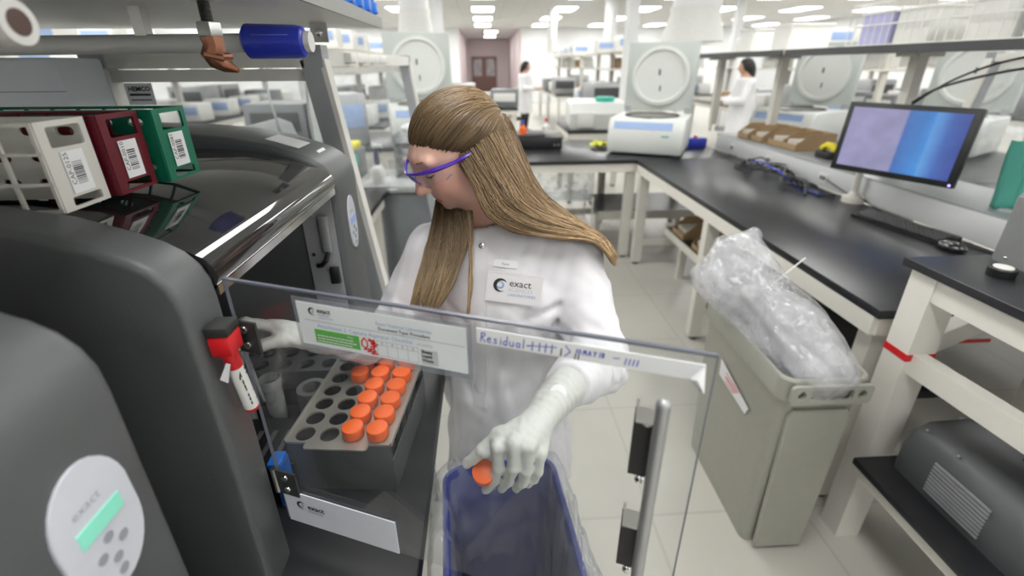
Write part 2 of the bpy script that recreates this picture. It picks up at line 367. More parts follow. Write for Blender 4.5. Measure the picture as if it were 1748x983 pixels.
def instrument(label, yl0, yl1, yr0, yr1, full):
    t = thing('sample_instrument', label, 'instrument', (-.6, (yl0+yr1)/2, .90), 0)
    k = dict(parent=t, world=True)
    MB().prism(PROF, yr0, yr1, bev=.014, seg=4).build('pylon', 'grey_casing', t, world=True)
    if full:
        MB().prism(PROF, yl0, yl1, bev=.010, seg=4).build('pylon', 'grey_casing', t, world=True)
        up = LID; lo = [(x - (.006 if i > 4 else .008), z-(.006 if i > 2 else 0)) for i, (x, z) in enumerate(LID)]
        # denser smooth lid sheet
        MB().prism(up + lo[::-1], yl1+.001, yr0-.001).build('lid', 'black_acrylic', t, world=True, auto=60)
        MB().box(-.326,-.319,yl1+.001,yr0-.001,1.390,1.402).build('lid_edge', 'chrome', t, smooth=False, world=True)
        MB().box(-.94,-.90,yl1,yr0,.94,1.48).build('back_panel', mat('inner_grey', (.12,.123,.12), .5), t, smooth=False, world=True)
        MB().box(-.72,-.70,.60,.72,.94,1.44).build('gantry_post', mat('inner_dark', (.02,.02,.021), .5), t, smooth=False, world=True)
        MB().box(-.80,-.78,.74,.955,1.0,1.44).build('inner_panel', 'inner_grey', t, smooth=False, world=True)
        # connector strip on the inside of the right pylon
        st = MB().box(-.398,-.332,yr0-.004,yr0+.002,1.02,1.385).build('connector_strip', mat('strip_grey', (.42,.43,.45), .35, .3), t, smooth=False, world=True)
        def sub(b, name, m): 
            o = b.build(name, m, st); o.data.transform(Matrix.Translation(-Vector(t.location))); return o
        sub(MB().rbox(-.362,-.342,yr0-.016,yr0-.004,1.262,1.345,.003), 'serial_connector', 'aluminium')
        sub(MB().tube([(-.352,yr0-.012,1.262),(-.356,yr0-.02,1.245),(-.368,yr0-.016,1.232),(-.380,yr0-.008,1.228)], .005, 8), 'cable', 'black_plastic')
        sub(MB().rbox(-.356,-.335,yr0-.016,yr0-.004,1.185,1.225,.003), 'power_socket', 'black_plastic')
        for zz, xx in ((1.345,-.378),(1.255,-.385)): sub(MB().cyl((xx,yr0-.008,zz),(xx,yr0-.003,zz),.004,n=10), 'screw', 'steel')
    else:
        MB().prism(LID + [(x, z-.006) for x, z in LID[::-1]], yl1, yr0-.001).build('lid', 'black_acrylic', t, world=True, auto=60)
        MB().prism(PROF, yl0, yl1, bev=.010, seg=4).build('pylon', 'grey_casing', t, world=True)
        MB().box(-.94,-.90,yl1,yr0,.94,1.48).build('back_panel', 'dark_interior', t, smooth=False, world=True)
    MB().rbox(-.97,-.118,yl0,yr1,.90,.94,.004).build('base_deck', mat('deck_black', (.011,.012,.014), .4, spec=.25), t, world=True)
    # keypad panel on the right pylon front
    yc = (yr0+yr1)/2+(.0 if full else .027)
    kp = MB().prism([(p[0], p[1]) for p in [(yc+(.028 if full else .036)*math.cos(a)*(1 if abs(math.sin(a))<2 else 1), 1.30+.052*math.sin(a)+(.012 if math.sin(a)>0 else -.012)) for a in [2*PI*i/28 for i in range(28)]]], -.3215, -.316, axis='x').build('keypad_panel', mat('keypad_white', (.62,.64,.70), .4), t, world=True)
    def sub(b, name, m):
        o = b.build(name, m, kp, smooth=False); o.data.transform(Matrix.Translation(-Vector(t.location))); return o
    sub(MB().box(-.3165,-.3152,yc-.020,yc+.022,1.298,1.314), 'display', mat('lcd_blue' if full else 'lcd_green', (.28,.38,.70) if full else (.25,.72,.55), .3, emit=.15))
    for dy, dz in ((0,.012),(-.011,0),(.011,0),(0,-.012),(0,-.026)): sub(MB().cyl((-.3165,yc+dy,1.276+dz),(-.315,yc+dy,1.276+dz),.0048,n=10), 'button', 'ink_grey')
    bl = MB(); fr = frame((-.3158, yc-.017, 1.325), (0,1,0), (0,0,1)); sub(MB().add([fr @ Vector(p) for p in text_mesh('exact', .012)[0]], text_mesh('exact', .012)[1]), 'lettering', 'ink_grey')
    return t
instrument('grey instrument with black curved lid open in front of the woman', .436, .500, .962, 1.130, True)
instrument('nearest grey instrument, only its rounded pylon with green display showing', -.46, -.40, .155, .334, False)
# small cards on the right pylon top
for (x0,x1,y0,y1,z,l) in ((-.46,-.395,1.005,1.075,0,'large white card taped on top of the grey instrument'),(-.368,-.344,1.03,1.075,0,'small white sticker near the front of the grey instrument top')):
    za = np.interp(-x0, [.32,.358,.385,.44,.52], [1.415,1.462,1.474,1.493,1.509]); zb = np.interp(-x1, [.32,.358,.385,.44,.52], [1.415,1.462,1.474,1.493,1.509])
    b = MB().add([(x0,y0,za+.001),(x1,y0,zb+.001),(x1,y1,zb+.001),(x0,y1,za+.001),(x0,y0,za+.0025),(x1,y0,zb+.0025),(x1,y1,zb+.0025),(x0,y1,za+.0025)],[(0,3,2,1),(4,5,6,7),(0,1,5,4),(1,2,6,5),(2,3,7,6),(3,0,4,7)])
    tag(b.build('paper_card', 'white_paper', smooth=False), l, 'card')
b = MB().add([(-.40,.24,1.482),(-.335,.255,1.449),(-.36,.30,1.466),(-.42,.29,1.489)]+[(-.40,.24,1.484),(-.335,.255,1.451),(-.36,.30,1.468),(-.42,.29,1.491)],[(0,3,2,1),(4,5,6,7),(0,1,5,4),(1,2,6,5),(2,3,7,6),(3,0,4,7)])
tag(b.build('yellow_note', 'yellow_plastic', smooth=False), 'bright yellow paper note on top of the nearest instrument', 'note')
# ---------------------------------------------------------------- acrylic door swung open
A = math.radians(-20.48)
dr = thing('acrylic_door', 'clear acrylic door swung open with papers taped on and steel handle', 'door', (-.312,.503,1.0), A)
zz = lambda z: z-1.0
MB().box(0,.54,-.0022,.0022,zz(1.01),zz(1.411)).build('pane', 'acrylic', dr, smooth=False)
eg = mat('acrylic_edge', (.14,.15,.19), .3, alpha=.85)
MB().box(0,.54,-.0023,.0023,zz(1.4088),zz(1.4113)).box(.5393,.5403,-.0023,.0023,zz(1.01),zz(1.411)).box(-.0003,.0006,-.0023,.0023,zz(1.01),zz(1.411)).build('polished_edge', eg, dr, smooth=False)
for z in (1.336, 1.09):
    hg = MB().box(.004,.036,-.0065,-.0032,zz(z)-.022,zz(z)+.022).build('hinge', 'dark_interior', dr, smooth=False)
    MB().cyl((-.002,-.005,zz(z)-.022),(-.002,-.005,zz(z)+.022),.004,n=10).build('hinge_pin', 'steel', hg)
    for q in (-.011,.011):
        MB().lathe([(.0055,0),(.005,.002),(.003,.003)],n=12).xf(Matrix.Translation((.018,-.0065,zz(z)+q)) @ Matrix.Rotation(PI/2,4,'X')).build('screw', 'chrome', hg)
# handle
MB().cyl((.500,-.028,zz(1.125)),(.500,-.028,zz(1.370)),.0062,n=18).sphere((.500,-.028,zz(1.370)),.0062).build('handle_bar', 'aluminium', dr)
for z0, z1 in ((1.266,1.342),(1.13,1.206)):
    bk = MB().box(.478,.498,-.0115,-.0032,zz(z0),zz(z1)).build('magnet_block', 'black_plastic', dr, smooth=False)
    MB().box(.479,.497,-.024,-.0032,zz(z1),zz(z1)+.0015).box(.479,.481,-.006,-.0032,zz(z1),zz(z1)+.012).build('clip', 'steel', bk, smooth=False)
    for z in (z0-.004, z1-.008): MB().sphere((.490,-.0125,zz(z)),(.005,.003,.005)).build('screw', 'chrome', bk)
# papers: frames in door space
def dp(u, z, off=.0036): return (u, -off, zz(z))
PX, PZ = (1,0,0), (0,0,1)
sl = MB().box(.098,.314,-.0042,-.0032,zz(1.336),zz(1.404)).build('paper_sleeve', mat('sleeve_film', (.35,.37,.42), .2, alpha=.35), dr, smooth=False)
pp = MB().box(.104,.309,-.0050,-.0043,zz(1.344),zz(1.399)).build('checklist_paper', mat('checklist_white', (.78,.82,.83), .6), dr, smooth=False)
F_ = lambda u, z: frame((u, -.0053, zz(z)), PX, PZ)
def swirl(fr, r, m1, m2, parent, name='logo'):
    for (rad, th, off, a0, a1, m) in ((r, r*.42, .0, .2*PI, 1.75*PI, m1), (r*.55, r*.35, .0, -.9*PI, .75*PI, m2)):
        b = MB(); n = 22; V = []
        for i in range(n+1):
            a = a0+(a1-a0)*i/n; w = th*math.sin(PI*min(1,(i/n)*.9+.1))
            V += [fr @ Vector((rad*math.cos(a), rad*math.sin(a), 0)), fr @ Vector(((rad-w)*math.cos(a)+w*.25, (rad-w)*math.sin(a), 0))]
        b.add(V, [(2*i,2*i+2,2*i+3,2*i+1) for i in range(n)]); b.build(name, m, parent, smooth=False)
swirl(F_(.124,1.389), .0048, 'ink_black', 'ink_lightblue', pp)
write('exact', .008, F_(.131,1.3885), 'lettering', 'ink_black', pp, bold=.0002)
write('SCIENCES', .0035, F_(.1315,1.3845), 'lettering', 'ink_grey', pp)
write('LABORATORIES', .0028, F_(.1315,1.3812), 'lettering', 'ink_lightblue', pp)
write('Exact Sciences Laboratories', .0058, F_(.205,1.3855), 'lettering', 'ink_lightblue', pp)
write('Document Type: Procedure', .0054, F_(.207,1.3795), 'lettering', 'ink_black', pp, bold=.0001)
write('Attachment 2: Capture Aspirator Checklist', .0068, F_(.128,1.3690), 'lettering', 'ink_lightblue', pp)
write('UV LAMP(S)', .0036, F_(.252,1.3690), 'lettering', 'ink_grey', pp)
b = MB(); f0 = F_(0,1.0); stroke(b, F_(0,1.377), [(.112,0),(.307,0)], .0006); b.build('rule', 'ink_grey', pp, smooth=False)
gb = MB().box(.123,.181,-.0055,-.0050,zz(1.349),zz(1.3665)).build('green_panel', 'ink_green', pp, smooth=False)
def F2(u, z): return frame((u, -.0057, zz(z)), PX, PZ)
write('User', .0042, F2(.166,1.3622), 'lettering', 'white_paper', gb)
b = MB()
for z, w in ((1.3588,.048),(1.3552,.052),(1.3516,.046)):
    for q in range(9): stroke(b, F2(0,0), [(.126+w*q/9,z),(.126+w*(q+.75)/9,z)], .0012)
b.build('small_print', 'white_paper', gb, smooth=False)
b = MB(); 
for u in (.203,.2155,.228,.2405,.253): stroke(b, F_(0,0), [(u,1.3465),(u,1.3655)], .0004)
for z in (1.3465,1.3605,1.3655): stroke(b, F_(0,0), [(.203,z),(.253,z)], .0004)
b.v = [(p[0],p[1],p[2]) for p in b.v]; bo = b.build('table_lines', 'ink_grey', pp, smooth=False)
bo.data.transform(Matrix.Translation((0,0,1.0)))if False else None
for i, u in enumerate((.2085,.221,.2335,.246)): write(str(i+3), .0045, F_(u,1.3615), 'lettering', 'ink_black', pp)
MB().box(.256,.276,-.0055,-.0050,zz(1.3465),zz(1.3655)).build('grey_cell', mat('cell_grey', (.55,.60,.60), .6), pp, smooth=False)
for i, s in enumerate(('Empty','Liquid','Waste')): write(s, .0048, F2(.2575,1.3608-.0054*i), 'lettering', 'ink_black', pp, bold=.0002)
b = MB(); fr = F2(0,0)
for pts in ([(.187,1.365),(.184,1.361),(.184,1.356),(.188,1.353),(.191,1.356),(.191,1.362),(.188,1.366),(.187,1.365)],[(.194,1.366),(.201,1.363),(.196,1.360),(.202,1.358),(.195,1.356)],[(.186,1.351),(.198,1.354),(.190,1.349),(.201,1.351),(.195,1.347),(.203,1.348)],[(.200,1.366),(.199,1.350)],[(.193,1.364),(.204,1.360)]): stroke(b, fr, pts, .0017)
b.build('red_scribble', 'ink_red', pp, smooth=False)
# handwriting strip
st = MB().box(.320,.531,-.0048,-.0034,zz(1.3845),zz(1.4015)).build('paper_strip', 'white_paper', dr, smooth=False)
b = MB().add([(.519,-.0052,zz(1.3845)),(.531,-.0052,zz(1.3845)),(.531,-.0052,zz(1.4015)),(.525,-.014,zz(1.391)),(.533,-.011,zz(1.376))],[(0,3,2),(0,4,3),(3,4,2)]); b.build('curled_corner', 'white_paper', st, smooth=False)
# letters drawn by hand (unit strokes)
HW = {'R':[[(0,0),(.05,1)],[(0,.9),(.35,1),(.4,.75),(.08,.5),(.45,0)]],'e':[[(0,.3),(.35,.35),(.3,.55),(.1,.5),(.02,.2),(.2,0),(.4,.1)]],'s':[[(.35,.5),(.1,.5),(.1,.33),(.3,.25),(.28,.05),(0,.02)]],'i':[[(.1,0),(.1,.5)],[(.1,.68),(.1,.73)]],
 'd':[[(.35,.45),(.1,.45),(.02,.2),(.15,0),(.35,.15)],[(.37,1),(.37,0)]],'u':[[(.02,.5),(.05,.1),(.2,0),(.35,.15)],[(.37,.5),(.38,0)]],'a':[[(.35,.45),(.1,.45),(.02,.2),(.15,0),(.35,.2)],[(.36,.5),(.38,0)]],'l':[[(.1,1),(.1,0)]],'-':[[(.05,.35),(.4,.38)]],' ':[],
 '1':[[(.15,0),(.2,.8)]],'0':[[(.2,.8),(.03,.5),(.1,.1),(.3,.1),(.38,.5),(.2,.8)]],'M':[[(0,0),(.08,.8),(.22,.3),(.38,.8),(.45,0)]],'A':[[(0,0),(.2,.8),(.38,0)],[(.08,.3),(.3,.3)]],'Y':[[(0,.8),(.2,.4),(.4,.8)],[(.2,.4),(.15,0)]],'8':[[(.2,.8),(.05,.6),(.35,.2),(.2,0),(.05,.2),(.35,.6),(.2,.8)]],'>':[[(0,1),(.45,.5),(.02,0)]]}
def hand(txt, u, z, s, w, m, adv=.5, slope=0.0):
    b = MB()
    for ch in txt:
        for pts in HW.get(ch, []): stroke(b, frame((u, -.0051, zz(z)), PX, PZ), [(p[0]*s+p[1]*s*.08, p[1]*s) for p in pts], w)
        u += adv*s*(.55 if ch in 'il1' else 1.0); z += slope*s
    b.build('handwriting', m, st, smooth=False)
hand('Residual-', .3245, 1.3872, .0105, .0010, 'ink_blue', .62)
b = MB(); fr = frame((0,-.0051,zz(0)), PX, PZ)
for u in (.377,.384,.390,.396): stroke(b, fr, [(u,1.3868),(u+.0008,1.3965)], .0011)
stroke(b, fr, [(.373,1.3915),(.401,1.3945)], .0009)
for u in (.4640,.4675,.4710,.4745): stroke(b, fr, [(u,1.3885),(u+.0012,1.395)], .0011)
stroke(b, fr, [(.4535,1.3935),(.4590,1.3938)], .0009); b.build('tally_marks', 'ink_blue', st, smooth=False)
hand('>', .4085, 1.3865, .0115, .0010, 'ink_blue'); hand('10MAY18', .4185, 1.3912, .0066, .0010, 'ink_blue', .72, .01)
b = MB()
for u, z0, z1 in ((.405,1.3862,1.3942),(.4185,1.3852,1.3905),(.4215,1.385,1.3905)): stroke(b, fr, [(u,z0),(u+.0006,z1)], .0012)
b.build('tally_marks', 'ink_black', st, smooth=False)
# low white sign
sg = MB().box(.006,.19,-.0052,-.0034,zz(1.012),zz(1.074)).build('sign', mat('sign_white', (.68,.70,.76), .5), dr, smooth=False)
swirl(frame((.034,-.0056,zz(1.052)),PX,PZ), .0075, 'ink_black', 'ink_lightblue', sg)
write('exact', .013, frame((.045,-.0056,zz(1.048)),PX,PZ), 'lettering', 'ink_black', sg, bold=.0003)
write('SCIENCES', .006, frame((.045,-.0056,zz(1.041)),PX,PZ), 'lettering', 'ink_grey', sg)
# marker stuck on left pylon front
mk = thing('dry_erase_marker', 'red-capped white marker stuck to the grey pylon beside the door hinge', 'marker', (-.303,.462,1.245), 0)
ax0, ax1 = Vector((.0,.012,0)), Vector((.0,-.004,.115))
P_ = lambda t_: ax0.lerp(ax1, t_)
MB().cyl(P_(.02), P_(.62), .0085, n=18).build('barrel', 'white_plastic', mk)
MB().cyl(P_(-.02), P_(.025), .0080, .0085, n=18).build('end_plug', 'red_plastic', mk)
cp = MB().cyl(P_(.60), P_(.83), .0090, .0095, n=18).build('cap', 'red_plastic', mk)
MB().rbox(-.012,.012,-.015,.013,.092,.118,.003).build('eraser_holder', 'red_plastic', cp); MB().rbox(-.0125,.0125,-.0155,.0135,.118,.130,.002).build('eraser', 'dark_rubber', cp)
V, Fs = text_mesh('Quartet', .017, bold=.0004); b = MB(); dirr = (ax0-ax1).normalized()
fr = frame(P_(.58)+Vector((.0087,-.004,0)), dirr, (.55,.8,.1)); 
yv = (Vector((0.25,.95,0)) - dirr*Vector((.25,.95,0)).dot(dirr)).normalized()
fr = frame(P_(.57)+Vector((.0062,-.0068,0)), dirr, yv); b.add([fr @ Vector(p) for p in V], Fs); b.build('lettering', 'ink_black', mk, smooth=False)
MB().prism([(-.012,.060),(.0,.082),(.004,.08),(-.004,.055)], -.012, -.0105, axis='y').build('torn_tape', 'white_paper', mk, smooth=False)
# ---------------------------------------------------------------- stuff inside the opening
bl = thing('sample_block', 'grey perforated sample block deep inside the open instrument', 'block', (-.45,.86,.94))
holes = [circ(x, y, .017, 14) for x in (-.56,-.51,-.46,-.41,-.36) for y in (.865,.91)]
MB().plate([(-.60,.838),(-.325,.838),(-.325,.94),(-.60,.94)], holes, 1.018, 1.03).build('top_plate', mat('block_grey', (.16,.165,.17), .4, .3), bl, smooth=False, world=True)
MB().box(-.60,-.325,.838,.94,.94,.985).build('body', 'dark_interior', bl, smooth=False, world=True)
MB().box(-.60,-.595,.838,.94,.985,1.018).box(-.33,-.325,.838,.94,.985,1.018).box(-.6,-.325,.838,.843,.985,1.018).build('skirt', 'block_grey', bl, smooth=False, world=True)
rg = thing('ring_stand', 'light grey curved ring on the deck beside the tube rack', 'stand', (-.40,.80,.94))
rpts = [(-.405+.030*math.cos(a), .765+.030*math.sin(a)) for a in [2*PI*i/24 for i in range(24)]]
MB().plate(circ(-.378,.797,.030,24), [circ(-.378,.797,.019,24)], .94, 1.02).build('ring', mat('ring_grey', (.33,.33,.33), .5), rg, world=True)
for x, y, l in ((-.437,.760,'clear plastic cup holding a pipette inside the instrument'),(-.495,.755,'clear plastic cup half hidden behind the door hinge')):
    cpz = thing('sample_cup', l, 'cup', (x,y,.94), 0, 'clear cups on the instrument deck')
    MB().lathe([(.015,0),(.019,.125),(.0205,.125),(.0205,.135),(.0185,.135),(.0180,.125),(.0140,.004)], n=24).build('cup_wall', glass('cup_clear', haze=.42, hazec=(.8,.82,.82)), cpz)
    MB().lathe([(.0139,.005),(.0165,.055),(.002,.056)], n=20).build('liquid', mat('cup_liquid', (.45,.44,.38), .2, alpha=.5), cpz)
bt = thing('black_tray', 'black plastic waste tray on the deck behind the red marker', 'tray', (-.42,.66,.94))
MB().prism([(-.50,.60),(-.355,.62),(-.375,.70),(-.50,.70)], .94, 1.0, axis='z').build('body', 'black_plastic', bt, smooth=False, world=True)
for i in range(3): MB().box(-.44+.026*i,-.432+.026*i,.615,.69,1.0,1.006).build('bracket', 'block_grey', bt, smooth=False, world=True)
MB().prism([(-.51,.59),(-.345,.61),(-.362,.725),(-.51,.725)], 1.0, 1.004, axis='z').build('rim_plate', 'black_plastic', bt, smooth=False, world=True)
bx = thing('blue_clip', 'bright blue plastic clip on the deck by the lower door hinge', 'clip', (-.355,.60,.94))
MB().rbox(-.366,-.352,.575,.61,.94,1.03,.003).build('clip_body', 'blue_plastic', bx, world=True); MB().rbox(-.370,-.348,.57,.60,1.03,1.045,.003).build('clip_head', 'blue_plastic', bx, world=True)
# ---------------------------------------------------------------- metal tube rack with orange-capped tubes
RA = math.radians(-6)
rk = thing('tube_rack', 'steel-topped grey tube rack half filled with orange-capped tubes', 'rack', (-.2535,.722,.94), RA)
W2, L2 = .092, .117
hol = [(-.0645+.043*i, -.0965+.0386*j) for j in range(6) for i in range(4)]
MB().plate([(-W2,-L2),(W2,-L2),(W2,L2),(-W2,L2)], [circ(x,y,.0165,18) for x,y in hol], .104, .108).build('top_plate', mat('rack_steel', (.50,.48,.43), .38, .75, var=.1), rk, smooth=False)
mm = mat('rack_grey', (.12,.125,.125), .4, .4)
MB().box(-W2,W2,-L2,-L2+.002,0,.104).build('panel', mm, rk, smooth=False)
MB().box(-W2,W2,L2-.002,L2,0,.104).build('panel', mm, rk, smooth=False)
MB().box(W2-.002,W2,-L2,L2,0,.070).build('side_panel', mm, rk, smooth=False); MB().box(-W2,-W2+.002,-L2,L2,0,.104).build('side_panel', mm, rk, smooth=False)
MB().box(-W2,W2,-L2,L2,0,.003).build('bottom', mm, rk, smooth=False)
MB().prism(rrect(-.055,.055,-L2-.014,-L2+.002,.006), .106, .109, axis='z').build('lifting_tab', 'rack_steel', rk, smooth=False)
for s in (-1,1): MB().box(s*W2-.0015,s*W2+.0015,-L2,L2,.104,.112).build('rim', 'rack_steel', rk, smooth=False)
MB().box(-W2,W2,L2-.0015,L2+.0015,.104,.112).build('rim', 'rack_steel', rk, smooth=False)
def make_tube(label):
    t = thing('conical_tube', label, 'tube', (0,0,0), 0, 'orange-capped tubes in the metal rack')
    n = 48; V = []
    cp = MB(); prof = [(.0182,.0),(.0185,.0015),(.0185,.0160),(.0178,.0182),(.0165,.0190)]
    vs_ = []
    for r, z in prof:
        for j in range(n):
            rr = r*(1-(.028 if (j % 2 and .001 < z < .0165) else 0)); vs_.append((rr*math.cos(2*PI*j/n), rr*math.sin(2*PI*j/n), .097+z))
    fs_ = [(i*n+j, i*n+(j+1)%n, (i+1)*n+(j+1)%n, (i+1)*n+j) for i in range(len(prof)-1) for j in range(n)] + [tuple(range(n))[::-1], tuple(range(4*n,5*n))]
    cp.add(vs_, fs_).build('cap', 'orange_cap', t, auto=50)
    MB().lathe([(.003,.0),(.0135,.020),(.0140,.098)], n=18).build('tube_body', 'clear_plastic_body', t)
    return t
T0 = None; Mr = Matrix.Translation((-.2535,.722,.945)) @ Matrix.Rotation(RA,4,'Z')
rowname = ['nearest','second','third','fourth','fifth','farthest']
filled = [(i,j) for j in range(6) for i in range(4) if i >= 2 or (j >= 4 and i == 1)]
for i, j in filled:
    l = f"orange-capped clear tube in the {rowname[j]} row of the metal rack, {('','left','middle','right')[i] if j >= 4 else ('','','left','right')[i]} one"
    if (i, j) == (3, 5): l = 'orange-capped tube with black scribble on its cap, far corner of the rack'
    if T0 is None: T0 = make_tube(l); o = T0
    else: o = copy_tree(T0, label=l)
    o.location = Mr @ Vector((hol[j*4+i][0], hol[j*4+i][1], .008)); o.rotation_euler = (0,0,rnd.random()*6)
    if (i, j) == (3, 5): o.rotation_euler = (0,0,0); SC = o
b = MB(); fr = frame((0,0,.1175),(1,0,0),(0,1,0))
for pts in ([(-.012,-.004),(.010,.006)],[(-.006,-.001),(-.008,.007)],[(-.006,-.001),(-.001,-.009)],[(.002,.002),(.001,.010)],[(.002,.002),(.008,-.005)],[(-.012,-.004),(-.013,.002)]): stroke(b, fr, pts, .002)
b.build('black_scribble', 'ink_black', SC, smooth=False)
# ---------------------------------------------------------------- racks lying on the lid
def barcode(parent, fr, w, h, txt, seed, name='barcode_label', sticker=True):
    rr = random.Random(seed)
    b = MB()
    if sticker:
        b.add([fr @ Vector(p) for p in [(-w/2,-h/2,0),(w/2,-h/2,0),(w/2,h/2,0),(-w/2,h/2,0),(-w/2,-h/2,.0006),(w/2,-h/2,.0006),(w/2,h/2,.0006),(-w/2,h/2,.0006)]],[(0,3,2,1),(4,5,6,7),(0,1,5,4),(1,2,6,5),(2,3,7,6),(3,0,4,7)])
        lb = b.build(name, 'white_paper', parent, smooth=False)
    else: lb = parent
    c = MB(); z = -h*.30
    while z < h*.24:
        t_ = rr.choice((.0006,.0010,.0016)); 
        c.add([fr @ Vector(p) for p in [(-w*.20,z,.0009),(w*.26,z,.0009),(w*.26,z+t_,.0009),(-w*.20,z+t_,.0009)]],[(0,1,2,3)]); z += t_+rr.choice((.0006,.0010,.0014))
    c.build('barcode', 'ink_black', lb, smooth=False)
    V, Fs = text_mesh(txt, .0085); e = MB()
    fr2 = fr @ Matrix.Translation((-w*.26,-h*.30,.0009)) @ Matrix.Rotation(PI/2,4,'Z'); e.add([fr2 @ Vector(p) for p in V], Fs); e.build('lettering', 'ink_black', lb, smooth=False)
    return lb
def side_rack(label, m, loc, rz, flip, txt, seed, solid_label):
    """test tube rack lying on its side: length along -x, base plate and grid upright"""
    t = thing('test_tube_rack', label, 'test tube rack', loc, rz, 'test tube racks on the instrument lid')
    Ln, Dp, Ht = .26, .066, .096
    s = -1 if flip else 1          # base plate at y=0 (s=1) or y=Dp
    yb = 0 if s == 1 else Dp; yt = Dp if s == 1 else 0
    hs = [slot(-.022-.040*i, .020+.030*j, .020, .010) for i in range(6) for j in range(3)]
    MB().plate([(-Ln,0),(0,0),(0,Ht),(-Ln,Ht)], hs, yb-.0015, yb+.0015, axis='y').build('base_plate', m, t, smooth=False)
    def grid(y, nm):
        for z in (.002,.032,.064,.094): MB().box(-Ln,0,y-.0016,y+.0016,z-.0018,z+.0018).build(nm+'_bar', m, t, smooth=False)
        for i in range(8): MB().box(-.0018-.0366*i-.0018,-.0018-.0366*i+.0018,y-.0016,y+.0016,.002,.094).build(nm+'_bar', m, t, smooth=False)
    grid(yt, 'grid'); 
    for x0 in (0, -Ln):
        y0, y1 = (0, Dp)
        cut = [rrect(y0+.012,y1-.008,.068,.090,.003), rrect(y0+.014,y1-.010,.004,.014,.002)]
        ep = MB().plate([(y0,0),(y1,0),(y1,Ht),(y0,Ht)], cut, x0-.0015, x0+.0015, axis='x').build('end_plate', m, t, smooth=False)
        if x0 == 0: barcode(ep, frame((.0022,(y0+y1)/2,.0405),(0,1,0),(0,0,1)), .030, .046, txt, seed, sticker=solid_label)
    return t
side_rack('ivory test tube rack with barcode lying nearest the camera on the lid', mat('rack_white', (.66,.65,.60), .4, var=.03), (-.462,.508,1.492), math.radians(1), True, 'CAP-0125', 1, True)
side_rack('dark maroon test tube rack between the ivory and green racks', 'maroon_plastic', (-.455,.582,1.492), math.radians(-1), False, 'CAP-0010', 2, True)
side_rack('green test tube rack farthest back on the glossy lid', 'green_plastic', (-.440,.655,1.492), math.radians(-2), False, 'CAP-0081', 3, True)
# goggles behind the racks
gg = thing('black_goggles', 'black goggles resting behind the green rack', 'goggles', (-.80,.80,1.495))
MB().rbox(-.05,.05,-.02,.02,.0,.03,.01).build('frame', 'black_plastic', gg); 
for s in (-1,1): MB().sphere((s*.022,-.018,.045),(.020,.008,.018)).build('lens', 'black_acrylic', gg)
MB().tube([(-.05,0,.02),(-.07,.03,.03),(0,.06,.05),(.07,.03,.02),(.05,0,.02)], .005, 8).build('strap', 'black_plastic', gg)
# ---------------------------------------------------------------- overhead shelf and hardware
os_ = thing('overhead_shelf', 'grey overhead shelf across the top left corner', 'shelf', (-1.0,.4,1.74))
sgm = mat('shelf_grey', (.74,.74,.72), .45, var=.03)
MB().rbox(-1.70,-.292,-.9,1.515,1.74,1.765,.002).build('board', sgm, os_, world=True)
MB().box(-.295,-.290,-.9,1.515,1.738,1.767).build('edge_strip', mat('edge_grey', (.22,.22,.21), .4), os_, smooth=False, world=True)
for y in (-.8, .9): MB().box(-1.68,-1.62,y-.03,y+.03,.9,1.74).build('post', 'cream_frame', os_, smooth=False, world=True)
hb = thing('hanging_rail', 'grey horizontal tube rail with blue end grip under the overhead shelf', 'rail', (-.6,.97,1.676))
MB().cyl((-1.65,.985,1.672),(-.345,.965,1.680),.0165,n=18).build('tube', mat('rail_grey', (.68,.68,.67), .35), hb, world=True)
gp = MB().tube([(-.440,.964,1.682),(-.432,.964,1.682),(-.345,.962,1.681),(-.332,.962,1.681),(-.328,.962,1.681)], [.020,.030,.0285,.026,.020], 20).build('grip', 'royal_blue', hb, world=True)
MB().box(-.415,-.35,.9355,.9372,1.672,1.692).build('grip_lettering', 'ink_lightblue', hb, smooth=False, world=True)
MB().cyl((-.330,.962,1.681),(-.318,.962,1.681),.018,n=16).build('end_ring', 'white_plastic', hb, world=True)
for x in (-1.4, -.62): MB().box(x-.01,x+.01,.96,.98,1.685,1.74).build('hanger', 'steel', hb, smooth=False, world=True)
bo = thing('hanging_bolt', 'threaded bolt with two nuts and copper wrap hanging from the shelf', 'bolt', (-.362,.70,1.74))
b = MB(); prof = []
for i in range(22): prof += [(.0065,-.045+.0022*i),(.0078,-.0439+.0022*i)]
MB().lathe(prof, n=14).build('threaded_rod', mat('thread_steel', (.18,.18,.17), .4, .9), bo)
for z, r in ((-.022,.0165),(-.064,.016)):
    MB().prism(circ(0,0,r,6), z, z+.018, axis='z', bev=.002).build('nut', mat('zinc', (.62,.63,.62), .3, .9), bo)
MB().tube([(0,0,-.064),(.001,0,-.074),(-.002,.0,-.084),(.002,0,-.092),(.012,0,-.100),(.026,0,-.106)], [.014,.013,.016,.014,.009,.003], 10).build('copper_wrap', 'copper', bo)
MB().tube([(-.014,.0,-.085),(-.004,-.014,-.086),(.012,-.008,-.090),(.014,.008,-.088),(0,.014,-.086),(-.014,0,-.085)], .005, 8).build('copper_band', 'copper', bo)
nb = thing('pipe_fitting', 'blurred pale pipe with hex nut at the top left corner, nearest the camera', 'pipe fitting', (-.40,.415,1.672))
MB().box(-.20,-.0,-.02,.02,-.028,.08).build('bracket_arm', sgm, nb, smooth=False)
MB().prism(circ(0,0,.020,6), .0,.022, axis='x', bev=.003).xf(Matrix.Translation((.0,0,0))).build('nut', 'zinc', nb)
MB().cyl((.022,0,0),(.045,0,0),.0165,n=20).build('pipe_end', 'white_plastic', nb); MB().cyl((.0452,0,0),(.0455,0,0),.010,n=16).build('bore', mat('bore_dark', (.09,.045,.035), .5), nb)
